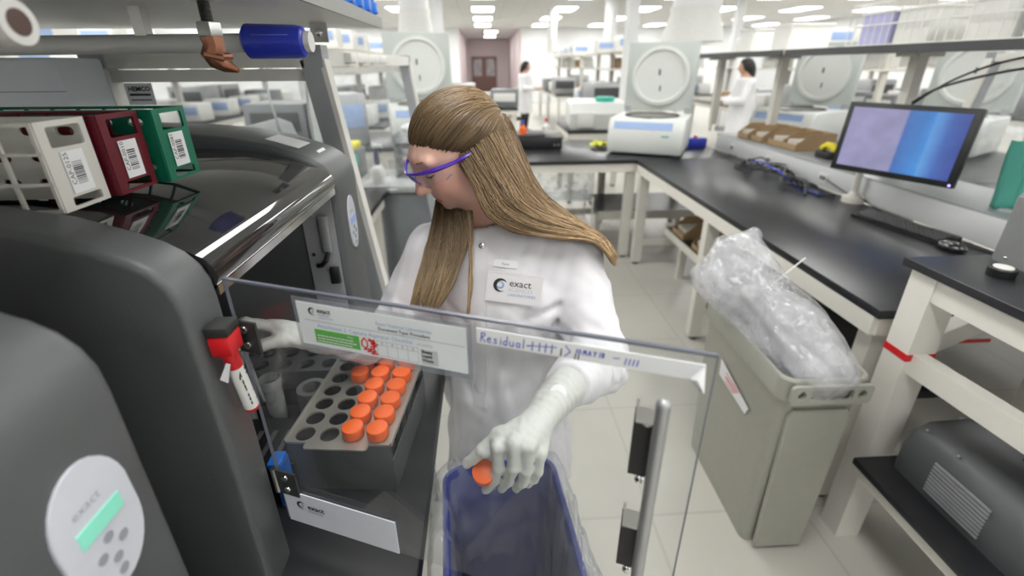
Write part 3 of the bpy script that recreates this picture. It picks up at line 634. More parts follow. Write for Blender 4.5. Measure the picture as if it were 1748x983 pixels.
# blue tube clips on the shelf edge
for i in range(4):
    t = thing('blue_clip_rack', ['blue plastic clip at the far corner of the overhead shelf','second blue clip from the shelf corner','third blue clip from the shelf corner','blue clip farthest from the shelf corner'][i], 'clip', (-.325,1.46-.085*i,1.765), 0, 'blue clips on the overhead shelf edge')
    MB().cyl((0,0,0),(0,0,.05),.030,n=16).build('clip_cup', 'blue_plastic', t); MB().rbox(.0,.036,-.015,.015,.006,.035,.004).build('clip_tab', 'blue_plastic', t)
# pale panel behind the racks
pn = thing('white_side_cabinet', 'pale blue-grey metal cabinet behind the test tube racks', 'cabinet', (-1.25,1.22,.90))
MB().rbox(-.45,.30,-.06,.08,0,.76,.008).build('shell', mat('cabinet_pale', (.74,.79,.84), .4, var=.02), pn)
MB().box(-.45,.302,-.061,-.059,.688,.690).build('seam', 'ink_grey', pn, smooth=False)
# ---------------------------------------------------------------- clear enclosure beside the instrument
E0, E1 = 1.36, 2.9
def make_enclosure(label, foot):
    en = thing('clear_enclosure', label, 'enclosure', (-.65,2.1,.90))
    for y, nm in ((E0,'near'),(E1,'far')):
        MB().bar((-.251-.123*foot,y,foot),(-.455,y,1.655),.05,.05,up=(0,1,0)).build('sloped_strut', 'grey_frame', en, smooth=False, world=True)
        MB().bar((-.217-.123*foot,y-.002,foot),(-.425,y-.002,1.655),.016,.045,up=(0,1,0)).build('strut_cap', 'cream_frame', en, smooth=False, world=True)
        MB().bar((-1.0,y,.90),(-1.0,y,1.655),.05,.05).build('post', 'cream_frame', en, smooth=False, world=True)
        MB().bar((-1.0,y,1.66),(-.44,y,1.66),.05,.05).build('top_rail', 'cream_frame', en, smooth=False, world=True)
        MB().bar((-1.0,y,1.617),(-.44,y,1.617),.03,.03).build('panel_trim', 'cream_frame', en, smooth=False, world=True)
        MB().prism([(-.98,.905),(-.37,.905),(-.455,1.63),(-.98,1.63)], y-.003, y+.003).build('side_pane', 'acrylic_back', en, smooth=False, world=True)
        MB().box(-.47,-.42,y-.028,y+.028,1.635,1.69).build('corner_block', 'grey_frame', en, smooth=False, world=True)
        MB().box(-1.03,-.97,y-.028,y+.028,1.635,1.69).build('corner_block', 'grey_frame', en, smooth=False, world=True)
    for x, z in ((-1.0,1.66),(-.445,1.66)): MB().bar((x,E0,z),(x,E1,z),.045,.045).build('cross_rail', 'cream_frame', en, smooth=False, world=True)
    for i in range(4): MB().rbox(-.46,-.40,1.55+.17*i,1.61+.17*i,1.645,1.675,.006).build('latch', 'white_plastic', en, world=True)
    MB().box(-.438,-.395,E0-.033,E0-.027,1.695,1.74).build('hinge_plate', 'steel', en, smooth=False, world=True)
    MB().sphere((-.415,E0-.036,1.717),(.010,.008,.010)).build('hinge_bolt', 'chrome', en, world=True)
    hs = MB().box(-.955,-.885,E0-.006,E0-.0035,1.545,1.60).build('maker_label', 'white_paper', en, smooth=False, world=True)
    def lab(b): 
        o = b.build('lettering', 'ink_black', hs, smooth=False); o.data.transform(Matrix.Translation(-Vector(en.location))); return o
    V, Fs = text_mesh('HEMCO', .016, bold=.0006); fr = frame((-.947,E0-.0065,1.580),(1,0,0),(0,0,1)); lab(MB().add([fr @ Vector(p) for p in V], Fs))
    lab(MB().box(-.947,-.893,E0-.0066,E0-.006,1.568,1.5735).box(-.947,-.893,E0-.0066,E0-.006,1.556,1.559))
    return en
en = make_enclosure('clear-sided enclosure with sloped grey frame behind the open instrument', 0.0)
# ---------------------------------------------------------------- monitor, keyboard, mouse
MA = math.atan2(-.43,.20)
mo = thing('computer_monitor', 'black computer monitor with blue desktop on the right bench', 'monitor', (1.985,2.115,.90), MA)
tilt = Matrix.Translation((0,0,.385)) @ Matrix.Rotation(math.radians(-6),4,'X')
MB().rbox(-.262,.262,-.012,.022,-.170,.170,.005).xf(tilt).build('housing', 'black_plastic', mo)
def scr():
    m = bpy.data.materials.new('screen'); m.use_nodes = True; nt = m.node_tree; b = nt.nodes['Principled BSDF']
    tc = nt.nodes.new('ShaderNodeTexCoord'); sx = nt.nodes.new('ShaderNodeSeparateXYZ'); nt.links.new(tc.outputs['Object'], sx.inputs[0])
    cr = nt.nodes.new('ShaderNodeValToRGB'); mr = nt.nodes.new('ShaderNodeMapRange'); mr.inputs[1].default_value = -.24; mr.inputs[2].default_value = .24
    nt.links.new(sx.outputs[0], mr.inputs[0]); nt.links.new(mr.outputs[0], cr.inputs[0])
    e = cr.color_ramp.elements; e[0].position = 0; e[0].color = (.28,.27,.45,1); e[1].position = 1; e[1].color = (.04,.07,.30,1)
    for p, c in ((.50,(.27,.26,.43,1)),(.52,(.05,.14,.42,1)),(.72,(.05,.24,.62,1)),(.74,(.10,.30,.66,1)),(.86,(.05,.12,.42,1))):
        q = e.new(p); q.color = c
    nz = nt.nodes.new('ShaderNodeTexNoise'); nz.inputs['Scale'].default_value = 9; nt.links.new(tc.outputs['Object'], nz.inputs['Vector'])
    mx = nt.nodes.new('ShaderNodeMix'); mx.data_type = 'RGBA'; mx.blend_type = 'OVERLAY'; mx.inputs[0].default_value = .35
    nt.links.new(cr.outputs[0], mx.inputs[6]); nt.links.new(nz.outputs[0], mx.inputs[7])
    b.inputs['Base Color'].default_value = (.01,.01,.01,1); b.inputs['Roughness'].default_value = .3
    nt.links.new(mx.outputs[2], b.inputs['Emission Color']); b.inputs['Emission Strength'].default_value = 1.0
    return m
MB().box(-.235,.235,-.0135,-.012,-.142,.146).xf(tilt).build('screen', scr(), mo, smooth=False)
MB().cyl((.248,-.014,-.158),(.248,-.012,-.158),.005,n=10).xf(tilt).build('power_light', mat('led_violet', (.35,.25,.95), .4, emit=3), mo)
MB().rbox(-.05,.05,.02,.05,-.05,.05,.004).xf(tilt).build('mount_plate', 'black_plastic', mo)
ar = thing('monitor_arm', 'slim cream monitor arm post clamped to the right bench', 'monitor arm', (2.10,2.42,.90))
MB().lathe([(.055,0),(.055,.03),(.032,.04),(.02,.06)], n=20).build('clamp_base', 'off_white_paint', ar)
MB().cyl((0,0,.05),(0,0,.34),.018,n=16).build('pole', 'off_white_paint', ar); MB().tube([(0,0,.32),(-.03,-.12,.35),(-.055,-.25,.375)], .014, 10).build('link', 'black_plastic', ar)
kb = thing('computer_keyboard', 'black computer keyboard below the monitor', 'keyboard', (1.995,1.965,.90), math.radians(-82))
MB().prism([(-.068,0),(.068,0),(.068,.026),(-.068,.014)], -.215, .215, axis='x').build('base', 'black_plastic', kb, smooth=False)
key = MB().rbox(-.0075,.0075,-.0075,.0075,0,.006,.0015,1)
k0 = None
for r in range(5):
    for c in range(20):
        x = -.198+.0208*c; y = -.050+.021*r; z = .0155+ (y+.068)*.088
        if k0 is None: k0 = MB(); k0.v, k0.f = key.v, key.f; k0 = k0.build('key', 'dark_grey', kb); o = k0
        else: o = k0.copy(); col.objects.link(o); o.parent = kb
        o.location = (x, y, z)
ms = thing('computer_mouse', 'black computer mouse at the end of the keyboard', 'mouse', (1.97,1.685,.90), math.radians(-75))
MB().sphere((0,0,.014),(.055,.032,.024)).build('shell', 'black_acrylic', ms); MB().cyl((.028,-.006,.034),(.028,.006,.034),.008,n=12).build('wheel', 'dark_grey', ms)
def cable(name, label, pts, r, m, cat='cable', group=None):
    # smooth path
    P = [Vector(p) for p in pts]; out = []
    for i in range(len(P)-1):
        p0, p1, p2, p3 = P[max(i-1,0)], P[i], P[i+1], P[min(i+2,len(P)-1)]
        for t in [k/6 for k in range(6)]:
            out.append(.5*((2*p1)+(-p0+p2)*t+(2*p0-5*p1+4*p2-p3)*t*t+(-p0+3*p1-3*p2+p3)*t**3))
    out.append(P[-1])
    return tag(MB().tube(out, r, 7).build(name, m), label, cat, group)
cable('mouse_cable', 'thin black mouse cable running to the raceway', [(1.99,1.74,.915),(2.06,1.80,.905),(2.10,1.72,.905),(2.12,1.60,.91),(2.142,1.52,.96)], .003, 'black_plastic')
cable('keyboard_cable', 'black cable looping behind the keyboard', [(2.07,2.05,.905),(2.11,2.25,.905),(2.10,2.36,.935),(2.12,2.5,.93),(2.142,2.74,.965)], .003, 'black_plastic')
rr = random.Random(3)
cols = ['black_plastic','black_plastic','black_plastic','black_plastic','royal_blue','black_plastic','black_plastic']
for i in range(7):
    y = 3.45; pts = []
    for k in range(8):
        pts.append((1.98+rr.uniform(-.08,.12), y-k*.13+rr.uniform(-.05,.05), .908+rr.uniform(0,.07)*(1 if 0<k<7 else 0)))
    cable('power_cable', 'royal blue cable in the tangle heaped by the raceway' if 'blue' in cols[i] else 'black cable in the tangle heaped by the raceway', pts, .006, cols[i], 'cable', 'blue tangled cables' if 'blue' in cols[i] else 'black tangled cables')
for y, dz in ((3.3,.03),(2.95,.0)):
    pass
cable('ceiling_cable', 'black cable curving up from the monitor to the shelf', [(2.14,2.28,1.45),(2.2,2.2,1.53),(2.28,1.95,1.61),(2.3,1.6,1.64),(2.3,1.2,1.645)], .006, 'black_plastic')
cable('shelf_cable', 'second thin black cable rising behind the monitor', [(2.16,2.3,1.44),(2.22,2.2,1.55),(2.32,2.1,1.63),(2.36,1.9,1.68)], .005, 'black_plastic')
ph = thing('barcode_scanner', 'black and yellow handheld scanner on the raceway', 'scanner', (2.32,2.98,1.038))
MB().rbox(-.05,.05,-.07,.07,0,.05,.012).build('cradle', 'black_plastic', ph); MB().tube([(0,-.06,.06),(0,-.02,.085),(0,.03,.085),(0,.07,.06)], [.02,.024,.022,.02], 12).build('grip', 'yellow_plastic', ph)
# tan bins on the raceway
def tan_bin(loc, rz, label, L=.30, Wd=.16, Hh=.12):
    t = thing('cardboard_bin', label, 'bin', loc, rz, 'brown cardboard parts bins')
    for s in (-1,1):
        MB().prism([(-L/2,0),(L/2,0),(L/2,Hh),(-L/2+.10,Hh),(-L/2,.045)], s*Wd/2-.002, s*Wd/2+.002).build('side', 'cardboard', t, smooth=False)
    MB().box(-L/2,L/2,-Wd/2,Wd/2,0,.004).build('bottom', 'cardboard', t, smooth=False); MB().box(L/2-.004,L/2,-Wd/2,Wd/2,0,Hh).build('back', 'cardboard', t, smooth=False)
    MB().box(-L/2,-L/2+.004,-Wd/2,Wd/2,0,.045).build('front', 'cardboard', t, smooth=False)
    MB().rbox(-L/2+.03,L/2-.02,-Wd/2+.012,Wd/2-.012,.004,.07,.006).build('contents', mat('bin_contents', (.62,.58,.50), .8, var=.3, scale=60), t)
    return t
for i, (x, y, rz, l) in enumerate(((2.38,3.92,.0,'brown parts bin beside the open centrifuge'),(2.40,3.74,.0,'second brown parts bin from the centrifuge'),(2.42,3.52,.05,'third brown parts bin on the raceway'),(2.42,3.34,0,'brown parts bin nearest the yellow scanner'))): tan_bin((x,y,1.038), rz, l)
for x, y, l in ((1.62,3.28,'brown parts bin on the low shelf, far end'),(1.62,2.92,'brown parts bin on the low shelf beside the bench leg'),(1.62,2.2,'brown parts bin on the low shelf behind the plastic bag')): tan_bin((x,y,.39), 0.0, l, L=.26, Wd=.2, Hh=.13)
ob = thing('sharps_pail', 'white pail with orange lid behind the monitor', 'pail', (2.42,2.92,1.038))
MB().lathe([(.06,0),(.072,.17)], n=24).build('pail_body', 'white_plastic', ob); MB().lathe([(.076,.165),(.078,.185),(.07,.192)], n=24).build('lid', 'orange_cap', ob)
bb = thing('blue_box', 'small royal blue box behind the centrifuge', 'box', (2.02,4.36,.90), .2)
MB().rbox(-.09,.09,-.06,.06,0,.075,.004).build('tray', 'royal_blue', bb); MB().rbox(-.085,.085,-.055,.055,.075,.082,.002).build('lid', 'royal_blue', bb); MB().lathe([(.02,.082),(.02,.10),(.008,.102)], n=14).build('stopper', 'orange_cap', bb)
pp_ = thing('paper_stack', 'stack of white paper on the raceway behind the blue box', 'paper', (2.36,4.12,1.038), .1)
for q in range(4): MB().box(-.10+.004*q,.10+.004*q,-.045,.045,.006*q,.006*q+.005).build('sheet', 'white_paper', pp_, smooth=False)
# ---------------------------------------------------------------- open centrifuge
def centrifuge(label, loc, rz, s=1.0, panel='pale_blue', group=None, lid_ang=92):
    t = thing('centrifuge', label, 'centrifuge', loc, rz, group); t.scale = (s,s,s)
    w, dp, h = .32, .30, .31
    prof = [(-dp+.01,.02),(-dp-.005,.05),(-dp,.20),(-dp+.035,.285),(-dp+.07,h),(dp,h),(dp,.02)]
    bm_ = MB().prism(prof, -w, w, axis='x', bev=.02, seg=3); bm_.build('housing', 'centrifuge_white', t)
    MB().lathe([(.235,h-.004),(.235,h+.008),(.215,h+.008),(.212,h-.003)], n=40).build('chamber_gasket', 'black_plastic', t)
    MB().lathe([(.213,h+.001),(.08,h+.0015),(.05,h+.012),(.002,h+.015)], n=36).build('rotor_chamber', 'steel', t)
    a = Vector((0,-dp+.035,.285)); bvec = (Vector((0,-dp+.07,h))-Vector((0,-dp,.20))).normalized()
    P0 = Vector((0,-dp,.20)).lerp(Vector((0,-dp+.035,.285)), .25); P1 = Vector((0,-dp,.20)).lerp(Vector((0,-dp+.035,.285)), .92); nn = Vector((0,-.92,.38))*.004
    b = MB().add([(-.27,P0.y,P0.z)+Vector((0,0,0)).to_tuple()[:0] if False else Vector((-.27,P0.y,P0.z))+nn, Vector((.22,P0.y,P0.z))+nn, Vector((.22,P1.y,P1.z))+nn, Vector((-.27,P1.y,P1.z))+nn, Vector((-.27,P0.y,P0.z)), Vector((.22,P0.y,P0.z)), Vector((.22,P1.y,P1.z)), Vector((-.27,P1.y,P1.z))],[(0,1,2,3),(4,7,6,5),(0,4,5,1),(1,5,6,2),(2,6,7,3),(3,7,4,0)])
    b.build('control_panel', panel, t, smooth=False)
    MB().box(.14,.20,-dp-.003,-dp+.004,.165,.178).build('badge', 'teal_plastic', t, smooth=False)
    for x in (-.26,.26):
        for y in (-.24,.24): MB().cyl((x,y,0),(x,y,.022),.02,n=12).build('foot', 'dark_rubber', t)
    L = MB().rbox(-.31,.31,-.59,.0,-.01,.055,.012).build('lid', 'lid_grey', t)
    L.location = (0,dp-.015,h+.02); L.rotation_euler = (math.radians(-lid_ang),0,0)
    # inner face of the lid points to the front
    MB().lathe([(.255,-.011),(.255,-.032),(.225,-.036),(.215,-.016),(.0,-.014)], c=(0,-.30,0), n=40).build('lid_ring', 'centrifuge_white', L)
    MB().box(-.02,-.005,-.33-.03,-.33+.02,-.018,-.012).box(.0,.012,-.22,-.17,-.018,-.012).build('lid_latch', 'dark_grey', L, smooth=False)
    for x in (-.27,.27): MB().box(x-.025,x+.025,-.03,.03,-.014,.03).build('hinge', 'grey_frame', L, smooth=False)
    return t
centrifuge('white benchtop centrifuge with lid standing open at the bench corner', (1.50,4.17,.90), math.radians(-28))
centrifuge('white centrifuge with upright round lid left of the woman', (-.55,4.45,1.0), math.radians(12), 1.0)
centrifuge('open centrifuge behind the overhead shelf posts, seen edge on', (3.15,4.6,.90), math.radians(-65))
centrifuge('open centrifuge behind the monitor top left', (4.05,3.9,.90), math.radians(-62))
centrifuge('open centrifuge behind the monitor cables', (4.1,2.2,.90), math.radians(-66))
# closed white centrifuge, black device and yellow note on the corner bench
wc = thing('closed_centrifuge', 'white closed centrifuge behind the open one', 'centrifuge', (1.42,6.0,.90), -.1)
MB().prism([(-.32,0),(-.34,.18),(-.25,.30),(.3,.32),(.32,0)], -.36, .36, axis='x', bev=.04, seg=4).build('housing', 'centrifuge_white', wc); MB().rbox(-.25,-.05,-.352,-.33,.02,.2,.01).build('front_panel', 'white_plastic', wc)
MB().cyl((.1,-.05,.30),(.1,-.05,.36),.12,n=20).build('bowl', 'teal_plastic', wc)
bkd = thing('black_device', 'low black boxy device with orange bottle on the corner bench', 'device', (.47,4.45,.90), -.05)
MB().rbox(-.2,.26,-.12,.2,0,.11,.006).build('case', 'black_plastic', bkd); MB().rbox(-.22,.10,-.10,.2,.11,.135,.005).build('tray', 'dark_grey', bkd)
for x in (.19,.225): MB().cyl((x,-.123,.04),(x,-.118,.04),.008,n=12).build('knob', 'steel', bkd)
for n_, x, y, m, l in (('reagent_bottle',.36,4.4,'orange_cap','small amber bottle on the black device'),('wash_bottle',.60,4.55,'white_plastic','white bottle with red cap on the black device')):
    t = thing(n_, l, 'bottle', (x,y,1.035)); MB().lathe([(.035,0),(.035,.05),(.012,.075),(.012,.09)], n=16).build('bottle_body', m, t); MB().lathe([(.014,.09),(.012,.12),(.004,.125)], n=14).build('cap', 'red_plastic' if m != 'orange_cap' else 'royal_blue', t)
yn = thing('yellow_cloth', 'crumpled yellow wipe beside the open centrifuge', 'wipe', (1.10,4.36,.90)); b = MB(); nn = 9
V = [(-.09+.18*i/(nn-1)+rr.uniform(-.008,.008), -.08+.16*j/(nn-1)+rr.uniform(-.008,.008), .004+rr.uniform(.0,.06)) for j in range(nn) for i in range(nn)]
b.add(V, [(j*nn+i,j*nn+i+1,(j+1)*nn+i+1,(j+1)*nn+i) for j in range(nn-1) for i in range(nn-1)]).build('cloth', mat('yellow_wipe', (.85,.85,.12), .7), yn)
# wire cart basket under the corner bench
cb = thing('wire_cart', 'wire cart with translucent tub under the corner bench', 'cart', (.72,4.15,0))
MB().prism(rrect(-.26,.26,-.18,.18,.04), .50, .80, axis='z').build('tub', 'clear_tub', cb, smooth=False)
for x in (-.25,.25):
    for y in (-.17,.17): MB().cyl((x,y,.05),(x,y,.52),.010,n=10).build('post', 'chrome', cb); MB().cyl((x,y-.012,.025),(x,y+.012,.025),.025,n=12).build('caster', 'dark_rubber', cb)
for z in (.49,.25):
    for i in range(9): MB().cyl((-.25,-.17+.0425*i,z),(.25,-.17+.0425*i,z),.004,n=6).build('wire', 'chrome', cb)
# ---------------------------------------------------------------- near right table
nt_ = thing('tall_table', 'tall black-topped table with cream frame in the right foreground', 'table', (1.65,.6,0))
MB().rbox(1.25,2.1,-.3,1.19,1.075,1.10,.003).build('worktop', 'black_epoxy', nt_, world=True)
for y in (1.13,-.22):
    for x in (1.315, 2.04): MB().box(x-.045,x+.045,y-.04,y+.04,0,1.075).build('leg', 'off_white_paint', nt_, smooth=False, world=True)
MB().bar((1.30,1.13,1.035),(1.30,-.25,1.035),.05,.075).build('rail', 'off_white_paint', nt_, smooth=False, world=True)
MB().bar((1.30,1.14,1.035),(2.05,1.14,1.035),.05,.075).build('rail', 'off_white_paint', nt_, smooth=False, world=True)
MB().bar((1.30,1.10,.76),(1.30,.55,.985),.045,.075).build('brace', 'off_white_paint', nt_, smooth=False, world=True) if False else None
MB().bar((1.31,1.13,.78),(1.31,-.22,.83),.045,.07).build('rail', 'off_white_paint', nt_, smooth=False, world=True)
MB().bar((1.36,1.13,.83),(1.72,1.13,1.02),.045,.06).build('brace', 'off_white_paint', nt_, smooth=False, world=True)
MB().rbox(1.20,2.0,-.3,1.07,.40,.425,.004).build('shelf_board', 'black_epoxy', nt_, world=True)
MB().bar((1.24,1.05,.375),(1.24,-.28,.375),.04,.05).build('shelf_rail', 'off_white_paint', nt_, smooth=False, world=True)
MB().box(1.268,1.362,1.088,1.172,.792,.815).build('red_tape', 'red_plastic', nt_, smooth=False, world=True)
MB().box(1.362,1.62,1.16,1.163,.80,.812).build('red_tape_tail', 'red_plastic', nt_, smooth=False, world=True)
rb = thing('red_ribbon', 'red and white caution ribbon lying on the low shelf behind the tall table leg', 'ribbon', (1.75,1.52,.39))
MB().tube([(-.22,-.02,.012),(-.1,.02,.03),(.02,-.02,.02),(.14,.03,.03),(.2,0,.012)], .012, 6).build('red_strip', 'red_plastic', rb); MB().tube([(-.16,.05,.012),(-.02,.06,.03),(.1,.05,.012)], .012, 6).build('white_strip', 'white_plastic', rb)
vi = thing('vented_instrument', 'dark grey vented instrument on the lower shelf of the tall table', 'instrument', (1.62,.66,.425))
prof = [(1.30,.425),(1.295,.52),(1.315,.58),(1.36,.612),(1.95,.63),(1.97,.60),(1.97,.425)]
MB().prism(prof, .22, 1.03, axis='y', bev=.012, seg=3).build('housing', 'grey_casing', vi, world=True)
for y0 in (.76,.42):
    for i in range(9): MB().box(1.293,1.2985,y0,y0+.16,.450+.0125*i,.456+.0125*i).build('vent_slat', mat('slat_grey', (.30,.31,.32), .4), vi, smooth=False, world=True)
MB().box(1.47,1.85,.50,.86,.616,.632).build('top_plate', 'black_plastic', vi, smooth=False, world=True); MB().rbox(1.50,1.78,.34,.70,.632,.70,.012).build('white_cover', mat('cover_grey', (.45,.46,.50), .4), vi, world=True)
for x, y in ((1.33,1.0),(1.33,.9),(1.45,1.02),(1.6,1.02)): MB().sphere((x,y,.60 if x<1.4 else .623),(.005,.005,.003)).build('screw', 'steel', vi, world=True)
gm = thing('tilted_grey_instrument', 'grey metal instrument standing on the tall table at the right edge', 'instrument', (1.75,.92,1.10))
MB().prism([(-.262,0),(-.262,.19),(-.24,.215),(.3,.215),(.3,0)], -.30, .24, axis='y', bev=.01).build('housing', mat('pale_case', (.22,.225,.225), .45), gm)
for z in (.02,.2): MB().sphere((-.262,.20,z),(.006,.006,.004)).build('screw', 'chrome', gm)
kn = thing('round_puck', 'round black puck with white top on the tall table', 'weight', (1.395,1.045,1.10)); MB().lathe([(.030,0),(.031,.022),(.029,.025)], n=28).build('rim', 'black_plastic', kn); MB().lathe([(.022,.0252),(.021,.028)], n=24).build('top_disc', 'white_plastic', kn)
tl = thing('green_cloth', 'teal surgical cloth hanging over a rail at the right edge', 'cloth', (2.25,1.72,1.04)); b = MB(); n1, n2 = 14, 10
V = [(0+.012*math.sin(i*1.3+j*.4)+.03*(1-abs(j/9-.5)*2)*0, -.13+.26*i/(n1-1), .30-.30*j/(n2-1)+.012*math.sin(i*.9)) for j in range(n2) for i in range(n1)]
b.add(V, [(j*n1+i,j*n1+i+1,(j+1)*n1+i+1,(j+1)*n1+i) for j in range(n2-1) for i in range(n1-1)])
o = b.build('cloth_drape', mat('teal_cloth', (.10,.42,.34), .8), tl); md = o.modifiers.new('thick','SOLIDIFY'); md.thickness = .004
# ---------------------------------------------------------------- bins
def slim_bin(name, label, m, loc, rz, Hh=.76, W_=.14, L_=.28):
    t = thing(name, label, 'waste bin', loc, rz)
    def ring(w, l, r): return rrect(-w, w, -l, l, r, 5)
    levels = [(W_*.78, L_*.86, .03, 0), (W_*.80, L_*.87, .035, .02), (W_*.93, L_*.95, .04, Hh-.10), (W_*.95,L_*.96,.04,Hh-.085), (W_, L_, .045, Hh-.08), (W_, L_, .045, Hh-.006), (W_-.004, L_-.004, .043, Hh), (W_-.012, L_-.012, .038, Hh), (W_-.016, L_-.016, .038, Hh-.01), (W_*.90, L_*.93, .035, Hh-.11), (W_*.76, L_*.84, .03, .03)]
    V = []; n = len(ring(1,1,.1))
    for w, l, r, z in levels: V += [(x, y, z) for x, y in ring(w, l, r)]
    fs = [(k*n+i, k*n+(i+1)%n, (k+1)*n+(i+1)%n, (k+1)*n+i) for k in range(len(levels)-1) for i in range(n)]
    fs += [tuple(range(n))[::-1], tuple(range((len(levels)-1)*n, len(levels)*n))]
    MB().add(V, fs).build('body', m, t)
    return t
gbm = 'grey_bin'
gb_ = slim_bin('waste_bin', 'tall grey slim waste bin with plastic bag beside the lab bench', gbm, (1.025,1.335,0), math.radians(-1))
for s in (-1,1):
    hd = MB().plate(rrect(-.125,.125,.685,.752,.014), [rrect(-.065,.065,.70,.738,.010), circ(-.093,.720,.013,14,.016), circ(.093,.720,.013,14,.016)], -.012, .0, axis='y')
    hd.xf(Matrix.Translation((0, s*.293+(.006),0))).build('handle', gbm, gb_, smooth=False)
MB().prism([(-.085,.02),(.085,.02),(.1,.62),(.085,.645),(-.085,.645),(-.1,.62)], -.279, -.262, axis='y', bev=.004).build('end_panel', gbm, gb_, smooth=False)
b = MB(); fr = frame((-.1335,-.02,.55),(0,-1,0.0),(-.05,0,1))
b.add([fr @ Vector(p) for p in [(-.10,-.035,.0),(.10,-.055,.0),(.115,-.02,.0),(-.10,.035,.0),(-.10,-.035,.0015),(.10,-.055,.0015),(.115,-.02,.0015),(-.10,.035,.0015)]],[(0,3,2,1),(4,5,6,7),(0,1,5,4),(1,2,6,5),(2,3,7,6),(3,0,4,7)])
lb = b.build('label', 'white_paper', gb_, smooth=False)
b = MB(); fr2 = fr @ Matrix.Translation((0,0,.003))
for q in range(4): stroke(b, fr2, [(-.05,.008-.010*q-.006*(q%2)),(.05-.012*q,-.004-.010*q)], .005)
b.build('faded_print', mat('ink_pink', (.75,.25,.28), .6), lb, smooth=False)
bbn = slim_bin('blue_recycling_bin', 'blue slim recycling bin lined with clear bag below her gloved hand', 'blue_bin', (.035,.54,0), math.radians(5), W_=.135, L_=.285)
# ---------------------------------------------------------------- implicit surfaces (for soft shapes)
def surface_nets(fn, lo, hi, h):
    lo = np.array(lo, float); n = np.ceil((np.array(hi)-lo)/h).astype(int)+1
    ax = [lo[i]+h*np.arange(n[i]) for i in range(3)]
    G = np.stack(np.meshgrid(*ax, indexing='ij'), -1)
    B = 6; cn = [int(math.ceil(n[i]/B)) for i in range(3)]
    cc = np.stack(np.meshgrid(*[lo[i]+h*(B*np.arange(cn[i])+(B-1)/2) for i in range(3)], indexing='ij'), -1)
    cd = fn(cc.reshape(-1,3)).reshape(cn); near = np.abs(cd) < h*B*1.15+.016
    cd_full = np.repeat(np.repeat(np.repeat(cd, B, 0), B, 1), B, 2)[:n[0],:n[1],:n[2]]
    mk = np.repeat(np.repeat(np.repeat(near, B, 0), B, 1), B, 2)[:n[0],:n[1],:n[2]]
    D = cd_full.astype(np.float32); pts = G[mk]
    D[mk] = np.concatenate([fn(pts[i:i+200000]) for i in range(0, len(pts), 200000)])
    S = D < 0
    c = [S[a:n[0]-1+a, b:n[1]-1+b, d:n[2]-1+d] for a in (0,1) for b in (0,1) for d in (0,1)]
    cnt = sum(x.astype(np.int8) for x in c); act = (cnt > 0) & (cnt < 8)
    idx = -np.ones(act.shape, np.int64); cells = np.argwhere(act); idx[act] = np.arange(len(cells))
    acc = np.zeros((len(cells),3)); num = np.zeros(len(cells))
    corners = [(a,b,d) for a in (0,1) for b in (0,1) for d in (0,1)]
    for p in range(8):
        for q in range(p+1, 8):
            A, B = np.array(corners[p]), np.array(corners[q])
            if np.abs(A-B).sum() != 1: continue
            ia = cells+A; ib = cells+B
            da = D[ia[:,0],ia[:,1],ia[:,2]]; db = D[ib[:,0],ib[:,1],ib[:,2]]
            m = (da < 0) != (db < 0); t = np.where(m, da/np.where(m, da-db, 1), 0)[:,None]
            acc += np.where(m[:,None], A+t*(B-A), 0); num += m
    V = lo + h*(cells + acc/num[:,None])
    F = []
    for ax_ in range(3):
        o1, o2 = [(1,2),(2,0),(0,1)][ax_]
        sl0 = [slice(None)]*3; sl1 = [slice(None)]*3; sl0[ax_] = slice(0,-1); sl1[ax_] = slice(1,None)
        a = S[tuple(sl0)]; b = S[tuple(sl1)]; e = np.argwhere(a != b)
        ok = (e[:,o1] > 0) & (e[:,o2] > 0) & (e[:,o1] < n[o1]-1) & (e[:,o2] < n[o2]-1); e = e[ok]
        def cid(d1, d2):
            k = e.copy(); k[:,o1] -= d1; k[:,o2] -= d2; return idx[k[:,0],k[:,1],k[:,2]]
        q = np.stack([cid(1,1), cid(0,1), cid(0,0), cid(1,0)], 1)
        fl = ~a[e[:,0],e[:,1],e[:,2]]; q[fl] = q[fl][:, ::-1]; F.append(q)
    F = np.concatenate(F); F = F[(F >= 0).all(1)]
    return V, F
def np_mesh(name, V, F, m, parent=None, smooth=True, world=False):
    me = bpy.data.meshes.new(name)
    V = np.asarray(V, float)
    if world and parent is not None: V = V - np.array(parent.location)
    me.from_pydata(V.tolist(), [], F.tolist()); me.update()
    o = bpy.data.objects.new(name, me); col.objects.link(o); me.materials.append(MATS[m] if isinstance(m, str) else m)
    if parent is not None: o.parent = parent
    if smooth: me.polygons.foreach_set('use_smooth', [True]*len(me.polygons))
    return o
def smin(a, b, k):
    h = np.clip(.5+.5*(b-a)/k, 0, 1); return b*(1-h)+a*h - k*h*(1-h)
def smax(a, b, k): return -smin(-a, -b, k)
def ell(p, c, r, R=None):
    q = p-np.array(c)
    if R is not None: q = q @ R
    r = np.array(r); k0 = np.linalg.norm(q/r, axis=1); k1 = np.linalg.norm(q/r**2, axis=1)+1e-9
    return k0*(k0-1)/k1
def caps(p, a, b, ra, rb):
    a = np.array(a); b = np.array(b); d = b-a; t = np.clip(((p-a) @ d)/(d @ d), 0, 1)
    return np.linalg.norm(p-a-t[:,None]*d, axis=1) - (ra+(rb-ra)*t)
def wob(p, f, seed, n=5):
    r = np.random.RandomState(seed); o = 0
    for i in range(n):
        d = r.normal(size=3); d /= np.linalg.norm(d); o = o + np.sin(p @ d*f*(.6+.9*r.rand())+r.rand()*6.28 + 1.3*np.sin(p @ np.roll(d,1)*f*.7+r.rand()*6))
    return o/n
